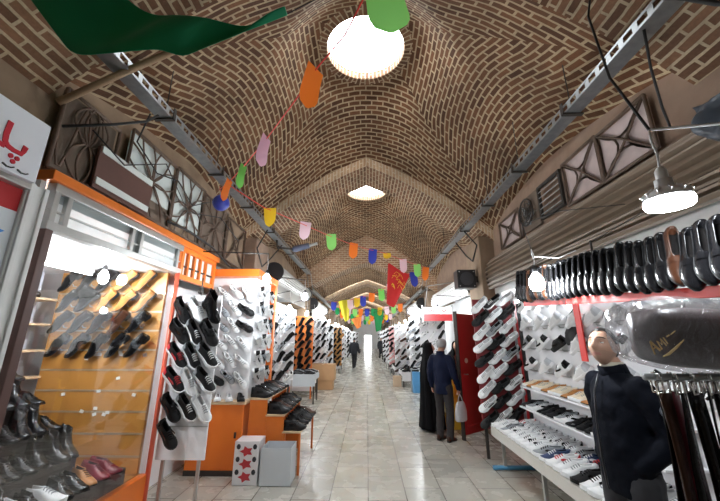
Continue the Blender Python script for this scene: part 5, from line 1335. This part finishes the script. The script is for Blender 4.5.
# ================================================================= PEOPLE
skin = M('skin', (.46, .265, .185), .5, var=.08, scale=14)
stub = M('skin_stubble', (.40, .24, .175), .55, var=.2, scale=160)
lipm = M('skin_lips', (.42, .19, .16), .45)
hairm = M('dark_hair', (.018, .014, .012), .5, var=.3, scale=60, bump=.4, bscale=120)
def gauss(d, s): return math.exp(-.5*(d/s)**2)
def head_pt(th, ph, off=0):
    """head surface, face towards -Y, centre between the ears; th from chin (-pi/2) to crown, ph round from +X"""
    c = math.cos(th); x, y, z = c*math.cos(ph), c*math.sin(ph), math.sin(th)
    X_, Y_, Z_ = x*.074, y*.096, z*.112
    if z < 0:
        k = smooth(-z); X_ *= 1-.22*k
        if y > 0: Y_ *= 1-.35*k
    if y < 0:
        f = smooth(-y*1.3)
        Y_ += f*(-.030*gauss(X_, .011)*gauss(Z_+.020, .014) - .016*gauss(X_, .009)*gauss(Z_-.008, .018)
                 + .013*gauss(abs(X_)-.031, .014)*gauss(Z_-.012, .011) - .006*gauss(Z_-.036, .010)*gauss(X_, .05)
                 - .008*gauss(X_, .020)*gauss(Z_+.055, .0065) + .004*gauss(X_, .02)*gauss(Z_+.0635, .003) - .006*gauss(X_, .017)*gauss(Z_+.070, .007)
                 - .013*gauss(X_, .022)*gauss(Z_+.095, .018) - .004*gauss(abs(X_)-.045, .015)*gauss(Z_+.018, .018))
    if off:
        n = Vector((x/.074, y/.096, z/.112)).normalized(); X_ += n.x*off; Y_ += n.y*off; Z_ += n.z*off
    return Vector((X_, Y_, Z_))
def head_grid(nt=44, npn=64): return [[head_pt(-PI/2+PI*i/nt, 2*PI*j/npn) for j in range(npn)] for i in range(1, nt)]
def ell(mb, secs, n=20):
    """closed loft of (x, y, z, hx, hy) sections"""
    mb.ring_loft([[Vector((x+hx*math.cos(2*PI*k/n), y+hy*math.sin(2*PI*k/n), z)) for k in range(n)] for x, y, z, hx, hy in secs])
def cap(mb, pts, rs, n=14):
    pts = [Vector(p) for p in pts]
    d0 = (pts[0]-pts[1]).normalized(); d1 = (pts[-1]-pts[-2]).normalized()
    P = [pts[0]+d0*rs[0]*.8]+[pts[0]+d0*rs[0]*.45]+pts+[pts[-1]+d1*rs[-1]*.45]+[pts[-1]+d1*rs[-1]*.8]
    R_ = [rs[0]*.35, rs[0]*.85]+list(rs)+[rs[-1]*.85, rs[-1]*.35]
    mb.tube(P, R_, n)
def hand(mb, wr, d, palm_n, curl=.5, s=1.0):
    d = Vector(d).normalized(); pn = Vector(palm_n); pn = (pn-d*pn.dot(d)).normalized(); sd = d.cross(pn)
    wr = Vector(wr); rr = []
    for u, hw, ht in ((0, .026, .019), (.03, .034, .017), (.06, .041, .016), (.085, .041, .014)):
        rr.append([wr+d*u*s+sd*(hw*math.cos(2*PI*k/12))*s+pn*(ht*math.sin(2*PI*k/12))*s for k in range(12)])
    mb.ring_loft(rr)
    for i, (o, L) in enumerate(((-.031, .066), (-.010, .076), (.011, .072), (.031, .056))):
        p = wr+d*.08*s+sd*o*s; pts = [p]; dd = d.copy()
        for q in range(3):
            dd = (dd*math.cos(curl)+pn*math.sin(curl)).normalized() if True else dd
            pn2 = pn
            p = p+dd*L*s*(.45, .32, .23)[q]; pts.append(p)
        cap(mb, pts, [.0098*s, .0092*s, .0085*s, .0072*s], 8)
    b = wr+d*.028*s-sd*.028*s
    cap(mb, [b, b-sd*.028*s+d*.022*s+pn*.008*s, b-sd*.036*s+d*.050*s+pn*.020*s], [.013*s, .0105*s, .008*s], 8)
def finish(mb, name, mats, parent, voxel, smooth_it=4, pick=None, wrinkle=0, wscale=.12):
    o = mb.build(name+'_tmp', mats)
    q = o.modifiers.new('join', 'REMESH'); q.mode = 'VOXEL'; q.voxel_size = voxel; q.use_smooth_shade = True
    q = o.modifiers.new('relax', 'SMOOTH'); q.iterations = smooth_it; q.factor = .5
    if wrinkle:
        tx = bpy.data.textures.get('folds%g' % wscale) or bpy.data.textures.new('folds%g' % wscale, 'CLOUDS'); tx.noise_scale = wscale; tx.noise_depth = 2
        q = o.modifiers.new('folds', 'DISPLACE'); q.texture = tx; q.strength = wrinkle; q.mid_level = .5
    dg = bpy.context.evaluated_depsgraph_get()
    me = bpy.data.meshes.new_from_object(o.evaluated_get(dg)); me.name = name
    old = o.data; bpy.data.objects.remove(o); bpy.data.meshes.remove(old)
    me.materials.clear()
    for m in mats: me.materials.append(m)
    if pick:
        for p in me.polygons: p.material_index = pick(p.center, p.normal)
    else:
        for p in me.polygons: p.material_index = 0
    for p in me.polygons: p.use_smooth = True
    r = bpy.data.objects.new(name, me); C.objects.link(r); r.parent = parent
    return r
def person(label, at_, yaw, ht=1.75, head_yaw=0, head_pitch=0, jacket=None, trousers=None, hair='short', pose='pockets', stride=0, vox=.010, hat=None, face=True, jlen=.80, girth=1.0):
    t = thing('person', label, 'person', at_, rz(yaw)); k = ht/1.75
    V3 = lambda x, y, z: Vector((x*k, y*k, z*k))
    hc = V3(0, -.045, 1.612)
    Hm = Matrix.Translation(hc+Vector((0, .03, -.08))) @ Matrix.Rotation(math.radians(head_yaw), 4, 'Z') @ Matrix.Rotation(math.radians(-head_pitch), 4, 'X') @ Matrix.Translation((0, -.03, .08))
    sc_ = k*1.0
    body = MB()
    rings = [[Hm @ (p*sc_) for p in row] for row in head_grid()]
    body.ring_loft(rings)
    for sx in (-1, 1):
        e = [Hm @ (Vector((sx*(.073+.010*math.sin(a_*2+1)), .012+.016*math.cos(q), -.005+.030*math.sin(q)))*sc_) for a_ in (0,) for q in [2*PI*i/12 for i in range(12)]]
        e2 = [Hm @ (Vector((sx*.086, .018+.018*math.cos(q), -.003+.033*math.sin(q)))*sc_) for q in [2*PI*i/12 for i in range(12)]]
        body.ring_loft([e, e2])
    cap(body, [V3(0, .035, 1.40), V3(0, .020, 1.50), Hm @ (Vector((0, .03, -.06))*sc_)], [.066*k, .058*k, .056*k])
    # trunk
    ell(body, [(0, .0, .86*k, .12*k, .09*k), (0, .0, .95*k, .155*k, .10*k), (0, 0, 1.08*k, .135*k, .09*k), (0, .01, 1.25*k, .155*k, .10*k), (0, .02, 1.38*k, .13*k, .085*k), (0, .03, 1.44*k, .10*k, .07*k)])
    S, E, W, D, N_ = {}, {}, {}, {}, {}
    for sx in (-1, 1):
        S[sx] = V3(sx*.185, .02, 1.40)
        if pose == 'pockets':
            E[sx] = V3(sx*.245, .08, 1.13); W[sx] = V3(sx*.15, -.02, .99); D[sx] = (-sx*.75, -.15, -.6); N_[sx] = (-sx, .2, 0)
        elif pose == 'carry' and sx < 0:
            E[sx] = V3(sx*.255, .03, 1.12); W[sx] = V3(sx*.27, -.08, .87); D[sx] = (0, -.15, -1); N_[sx] = (1, 0, 0)
        else:
            sw = stride*.5*sx
            E[sx] = V3(sx*.25, .03+sw*.5, 1.12); W[sx] = V3(sx*.26, -.05+sw, .88); D[sx] = (0, -.1+sw*.3, -1); N_[sx] = (-sx, 0, 0)
        cap(body, [S[sx].lerp(E[sx], .12)-V3(sx*.02, 0, 0), S[sx].lerp(E[sx], .5), E[sx], E[sx].lerp(W[sx], .4), W[sx]], [.042*k, .048*k, .040*k, .038*k, .027*k])
        hand(body, W[sx], D[sx], N_[sx], .55 if pose != 'carry' or sx > 0 else .95, k)
    HP, KN, AN = {}, {}, {}
    for sx in (-1, 1):
        st = stride*sx
        HP[sx] = V3(sx*.09, 0, .92); KN[sx] = V3(sx*.10, -.02-st*.5-(.06 if stride and st < 0 else 0), .50); AN[sx] = V3(sx*.10, .02-st, .085+(.10 if stride and st < 0 else 0))
        cap(body, [HP[sx], HP[sx].lerp(KN[sx], .5), KN[sx], KN[sx].lerp(AN[sx], .4), AN[sx]], [.085*k, .075*k, .055*k, .054*k, .036*k])
        cap(body, [AN[sx]+V3(0, .02, -.03), AN[sx]+V3(0, -.08, -.05), AN[sx]+V3(0, -.15, -.06)], [.034*k, .034*k, .024*k])
    Hi = Hm.inverted()
    def pick(c, n):
        p = (Hi @ c)/sc_
        if abs(p.x) < .09 and -.14 < p.z < .13 and p.length < .16:
            if p.y < -.055 and abs(p.x) < .024 and -.066 < p.z < -.049: return 2
            if p.y < .0 and -.125 < p.z < -.036 and (abs(p.x) > .012+.0 or p.z < -.045) and p.y < .03 - abs(p.z+.08)*.2 and not (abs(p.x) < .03 and p.z > -.036): return 1
        return 0
    finish(body, 'body', [skin, stub, lipm], t, vox*.55 if face else vox, 2, pick if face else None)
    # eyes, brows, hair
    if face:
        ew = M('eye_white', (.75, .73, .70), .25, var=.02); ei = M('eye_iris', (.035, .018, .01), .15)
        for sx in (-1, 1):
            o_ = Vector((sx*.031, -.0690, .0120)); mb = MB(); mb.ball((0, 0, 0), .0125*sc_, 12); e = part(mb, 'eye', ew, t); e.matrix_local = Hm @ Matrix.Translation(o_*sc_)
            mb = MB(); mb.ball((0, -.0082*sc_, .0012*sc_), (.0062*sc_, .0050*sc_, .0062*sc_), 8); part(mb, 'iris', ei, e)
            for e0, e1 in ((.22, 1.5), (-1.5, -.42)):
                mb = MB(); mb.sheet([[Vector((.0142*sc_*math.cos(el)*math.sin(az), -.0142*sc_*math.cos(el)*math.cos(az), .0142*sc_*math.sin(el))) for az in [-1.5+3*q/12 for q in range(13)]] for el in [lerp(e0, e1, q/6) for q in range(7)]]); part(mb, 'eyelid', skin, e)
            mb = MB(); pts = [head_pt(.0, 0)]*0
            for q in range(6):
                u = q/5; x_ = sx*lerp(.012, .052, u); th = .36+.05*math.sin(u*PI)-.03*u; ph = -PI/2+math.asin(max(-1, min(1, x_/(.074*math.cos(th)))))
                pts.append(Hm @ (head_pt(th, ph, .0015)*sc_))
            mb.tube(pts, [.0018*sc_, .0036*sc_, .004*sc_, .0036*sc_, .003*sc_, .0014*sc_], 6); part(mb, 'eyebrow', hairm, t)
    if hair == 'receding' or hair == 'short':
        mb = MB(); g = []; nt, npn = 26, 48
        for i in range(nt+1):
            row = []
            for j in range(npn+1):
                ph = 2*PI*j/npn; fr = max(0, -math.sin(ph))              # 1 at the forehead
                low = interp(math.sin(ph), [(-1, .84), (-.85, .98), (-.6, .82), (-.42, .56), (-.25, .40), (-.12, .22), (.0, .05), (.16, -.02), (.28, -.38), (.45, -.62), (1, -.66)])
                if hair != 'receding' and fr > .4: low -= .3
                th = lerp(low, PI/2-.001, i/nt)
                row.append(Hm @ (head_pt(th, ph, .004+.006*min(1, (th-low)/.25))*sc_))
            g.append(row)
        mb.sheet(g); o = part(mb, 'hair', hairm, t)
    if hat:
        mb = MB(); g = []; nt, npn = 16, 40
        for i in range(nt+1):
            row = []
            for j in range(npn+1):
                ph = 2*PI*j/npn; low = .18 if math.sin(ph) < 0 else -.32
                th = lerp(low, PI/2-.001, i/nt); rib_ = .0025*math.sin(24*ph)
                row.append(Hm @ (head_pt(th, ph, .014+rib_+.012*math.sin(i/nt*PI))*sc_))
            g.append(row)
        mb.sheet(g); o = part(mb, 'beanie', hat, t, 0, 'grey knitted beanie'); q = o.modifiers.new('thick', 'SOLIDIFY'); q.thickness = .006
    # jacket
    if jacket:
        jk = MB(); zb = jlen*k
        ell(jk, [(0, .0, zb, .185*k, .135*k), (0, 0, zb+.04*k, .190*k, .140*k), (0, 0, 1.0*k, .195*k, .145*k), (0, .0, 1.15*k, .195*k, .140*k), (0, .01, 1.28*k, .205*k, .140*k), (0, .02, 1.38*k, .200*k, .125*k), (0, .025, 1.435*k, .150*k, .10*k), (0, .03, 1.47*k, .085*k, .08*k)], 28)
        jk.v = [(x_*girth, y_*girth, z_) for x_, y_, z_ in jk.v]
        for sx in (-1, 1):
            wv = W[sx]+(W[sx]-E[sx]).normalized()*(.005 if pose != 'pockets' else .03)
            cap(jk, [S[sx]+V3(-sx*.03, 0, -.01), S[sx].lerp(E[sx], .35), S[sx].lerp(E[sx], .7), E[sx], E[sx].lerp(wv, .5), wv], [.088*k*girth, .086*k*girth, .076*k*girth, .074*k*girth, .068*k*girth, .056*k*girth])
            if pose == 'pockets':
                cap(jk, [wv+V3(0, .02, 0), wv+Vector(D[sx])*.09*k], [.055*k, .05*k])
        for i in range(24):                                           # collar
            a, b = 2*PI*i/24, 2*PI*(i+1)/24
        mats = jacket
        j = finish(jk, 'jacket', [mats], t, vox, 4, None, .022*k, .10)
        mb = MB(); rr = []
        for z_, r_, c_ in ((1.44, .082, .03), (1.475, .078, .022), (1.515, .074, .012)):
            rr.append([V3(r_*1.05*math.cos(q), c_+r_*.98*math.sin(q)-(.006 if math.sin(q) < -.8 else 0), z_-.02*max(0, -math.sin(q))) for q in [2*PI*i/32 for i in range(33)]])
        mb.sheet(rr); o = part(mb, 'collar', mats, j); q = o.modifiers.new('thick', 'SOLIDIFY'); q.thickness = .014
    if trousers:
        tr = MB()
        ell(tr, [(0, 0, .80*k, .12*k, .095*k), (0, 0, .9*k, .145*k, .10*k), (0, 0, 1.02*k, .13*k, .09*k)], 24)
        for sx in (-1, 1): cap(tr, [HP[sx]+V3(0, 0, -.02), HP[sx].lerp(KN[sx], .5), KN[sx], KN[sx].lerp(AN[sx], .5), AN[sx]+V3(0, .01, -.01)], [.098*k, .090*k, .075*k, .070*k, .064*k])
        finish(tr, 'trousers', [trousers], t, vox, 4, None, .018*k, .09)
        for sx in (-1, 1):
            a_ = AN[sx]; mb = MB()
            for n_, pmb, ms in shoe_parts('dress', 'brown' if hat else 'black', 'black_matt', None, 1):
                if n_ in ('upper',): mb.add(pmb.v, pmb.f, 0, True)
                elif n_ in ('sole', 'heel'): mb.add(pmb.v, pmb.f, 1, False)
            o = part(mb, 'shoe', [cm('brown' if hat else 'black'), cm('black_matt')], t)
            o.matrix_local = Matrix.Translation((a_.x, a_.y-.045*k, max(0, a_.z-.085*k))) @ orient((0, -1, 0), (0, 0, 1)).to_4x4() @ Matrix.Scale(1.0*k, 4)
    return t, dict(W=W, D=D, E=E, S=S, k=k, Hm=Hm)
jk_near = M('quilted_navy', (.004, .005, .009), .75, spec=.08, var=.2, scale=10, bump=.3, bscale=24)
t, J = person('man in a dark padded jacket with hands in pockets looking up beside the bench', (1.56, 2.36, 0), -84, 1.76, 24, 12, jk_near, M('charcoal_trousers', (.022, .022, .026), .8), 'receding', 'pockets', 0, .011, girth=.88)
# sleeve badge, zip and shirt collar
mb = MB(); mb.lathe([(.026, 0), (.028, .003), (.026, .006)], 20, 0, False); o = part(mb, 'sleeve_badge', M('badge_dark', (.04, .045, .06), .4), t, 0, 'round dark sleeve badge')
sp = J['S'][1].lerp(J['E'][1], .42); o.matrix_local = Matrix.Translation(sp+Vector((.086, -.028, .0))) @ orient((0, -1, 0), (1, -.3, .12)).to_4x4()
mb = MB(); mb.lathe([(.018, .006), (.021, .006), (.021, .009), (.018, .009)], 20, 0, False); b_ = part(mb, 'badge_ring', M('badge_ring', (.30, .31, .34), .4), o)
mb = MB(); mb.tube([(0, -.155, .84), (0, -.16, 1.0), (0, -.155, 1.2), (0, -.135, 1.36), (0, -.09, 1.46)], .006, 6); part(mb, 'zip', M('zip_dark', (.05, .05, .055), .3, metal=.6), t)
mb = MB(); g = []
for z_, r_ in ((1.485, .070), (1.535, .064)): g.append([Vector((r_*math.cos(q), .014+r_*math.sin(q), z_)) for q in [2*PI*i/28 for i in range(29)]])
mb.sheet(g); o = part(mb, 'shirt_collar', M('shirt_cream', (.55, .50, .40), .7), t, 0, 'cream shirt collar'); q = o.modifiers.new('thick', 'SOLIDIFY'); q.thickness = .006
# man in the grey beanie, seen from behind
t, J = person('man in grey beanie and navy jacket seen from behind holding a white bag', (1.34, 6.55, 0), 138, 1.68, 8, -6, M('padded_navy', (.008, .012, .034), .65, spec=.12, var=.2, bump=.3, bscale=24), M('brown_grey_trousers', (.03, .025, .026), .85), None, 'carry', 0, .014, M('beanie_grey', (.36, .365, .37), .9, var=.15, scale=40, bump=.5, bscale=90), True, .76, .86)
wpos = t.matrix_world @ (J['W'][-1]+Vector((0, -.02, -.10)))
bg_ = thing('carrier_bag', 'white plastic carrier bag held by the man in the beanie', 'bag', wpos-Vector((0, 0, .42)), rz(30))
mb = MB(); rr = []
for z_, hx, hy in ((0, .10, .035), (.03, .125, .055), (.16, .125, .05), (.27, .10, .03), (.31, .07, .018)):
    rr.append([Vector((hx*math.cos(q)*(1+.05*math.sin(5*q+z_*30)), hy*math.sin(q)*(1+.15*math.sin(7*q+z_*20)), z_)) for q in [2*PI*i/28 for i in range(28)]])
mb.ring_loft(rr); part(mb, 'body', M('bag_white', (.66, .68, .70), .35, var=.08, bump=.4, bscale=18), bg_)
mb = MB()
for sx in (-1, 1): mb.tube([(sx*.055, 0, .30), (sx*.035, 0, .37), (0, 0, .43)], .008, 6)
part(mb, 'handle', M('bag_white', (.66, .68, .70)), bg_)
# women in black chadors
def chador(label, at_, yaw, ht, facecol=True):
    t = thing('person', label, 'person', at_, rz(yaw)); k = ht/1.62
    body = MB(); hc = Vector((0, -.03, 1.50*k))
    body.ring_loft([[hc+p*k*.95 for p in row] for row in head_grid(32, 44)])
    cap(body, [(0, .02, 1.25*k), (0, .0, 1.42*k)], [.055*k, .05*k])
    ell(body, [(0, 0, .80*k, .13*k, .10*k), (0, 0, .9*k, .15*k, .10*k), (0, 0, 1.1*k, .12*k, .09*k), (0, 0, 1.3*k, .15*k, .09*k)])
    for sx in (-1, 1):
        cap(body, [(sx*.16, 0, 1.28*k), (sx*.2, .03, 1.03*k), (sx*.10, -.14, 1.02*k)], [.045*k, .04*k, .028*k])
        hand(body, (sx*.10, -.14, 1.02*k), (-sx*.8, -.4, .1), (0, 1, 0), .4, k*.9)
        cap(body, [(sx*.08, 0, .84*k), (sx*.08, 0, .45*k), (sx*.08, .01, .07*k)], [.08*k, .055*k, .035*k]); cap(body, [(sx*.08, .02, .04), (sx*.08, -.12, .03)], [.035, .028])
    finish(body, 'body', [skin], t, .011, 2)
    mb = MB(); n = 60; rows_ = []
    prof = [(1.615, .02, .02, 0), (1.61, .06, .07, 0), (1.575, .09, .105, .0), (1.50, .10, .120, .0), (1.42, .105, .11, .01), (1.33, .22, .13, .01), (1.24, .275, .16, 0), (1.05, .285, .22, -.02), (.80, .27, .20, 0), (.40, .27, .22, 0), (.03, .30, .25, 0)]
    for z_, hx, hy, cy in prof:
        row = []
        for i in range(n+1):
            gap = .95 if z_ > 1.42 else .30 if z_ > 1.3 else .02
            if z_ > 1.585: gap = .02
            a = lerp(-PI/2+gap/1.0, 1.5*PI-gap/1.0, i/n); f = 1+(.05*math.sin(9*a+z_*3)+.03*math.sin(17*a)) * (1 if z_ < 1.3 else .15)
            row.append(Vector((hx*f*math.cos(a)*k, (cy+hy*f*math.sin(a))*k-.02, z_*k)))
        rows_.append(row)
    mb.sheet(rows_); o = part(mb, 'chador', M('chador_black', (.005, .005, .006), .8, spec=.1, var=.2), t); q = o.modifiers.new('thick', 'SOLIDIFY'); q.thickness = .006
    q = o.modifiers.new('soft', 'SUBSURF'); q.levels = 1; q.render_levels = 1
    return t
chador('woman in long black chador standing in front of the beanie man', (1.22, 7.25, 0), 80, 1.60)
chador('woman in black chador behind the yellow crates near the red door', (1.98, 7.95, 0), -25, 1.62)
# people farther away
dk = M('dark_coat', (.016, .018, .026), .7, var=.2)
person('person in dark clothes walking in the middle of the far aisle', (-.76, 20.6, 0), 165, 1.72, 0, 0, dk, M('dark_trousers', (.014, .014, .018), .8), 'short', 'walk', .20, .018, None, False)
person('person in dark coat farthest down the aisle, toward the right stalls', (1.12, 29, 0), 10, 1.72, 0, 0, dk, M('dark_trousers', (.014, .014, .018)), 'short', 'walk', .12, .022, None, False)
person('person in dark coat by the right stalls before the farthest one', (1.30, 26.5, 0), -60, 1.68, 0, 0, dk, M('dark_trousers', (.014, .014, .018)), 'short', 'walk', 0, .022, None, False)
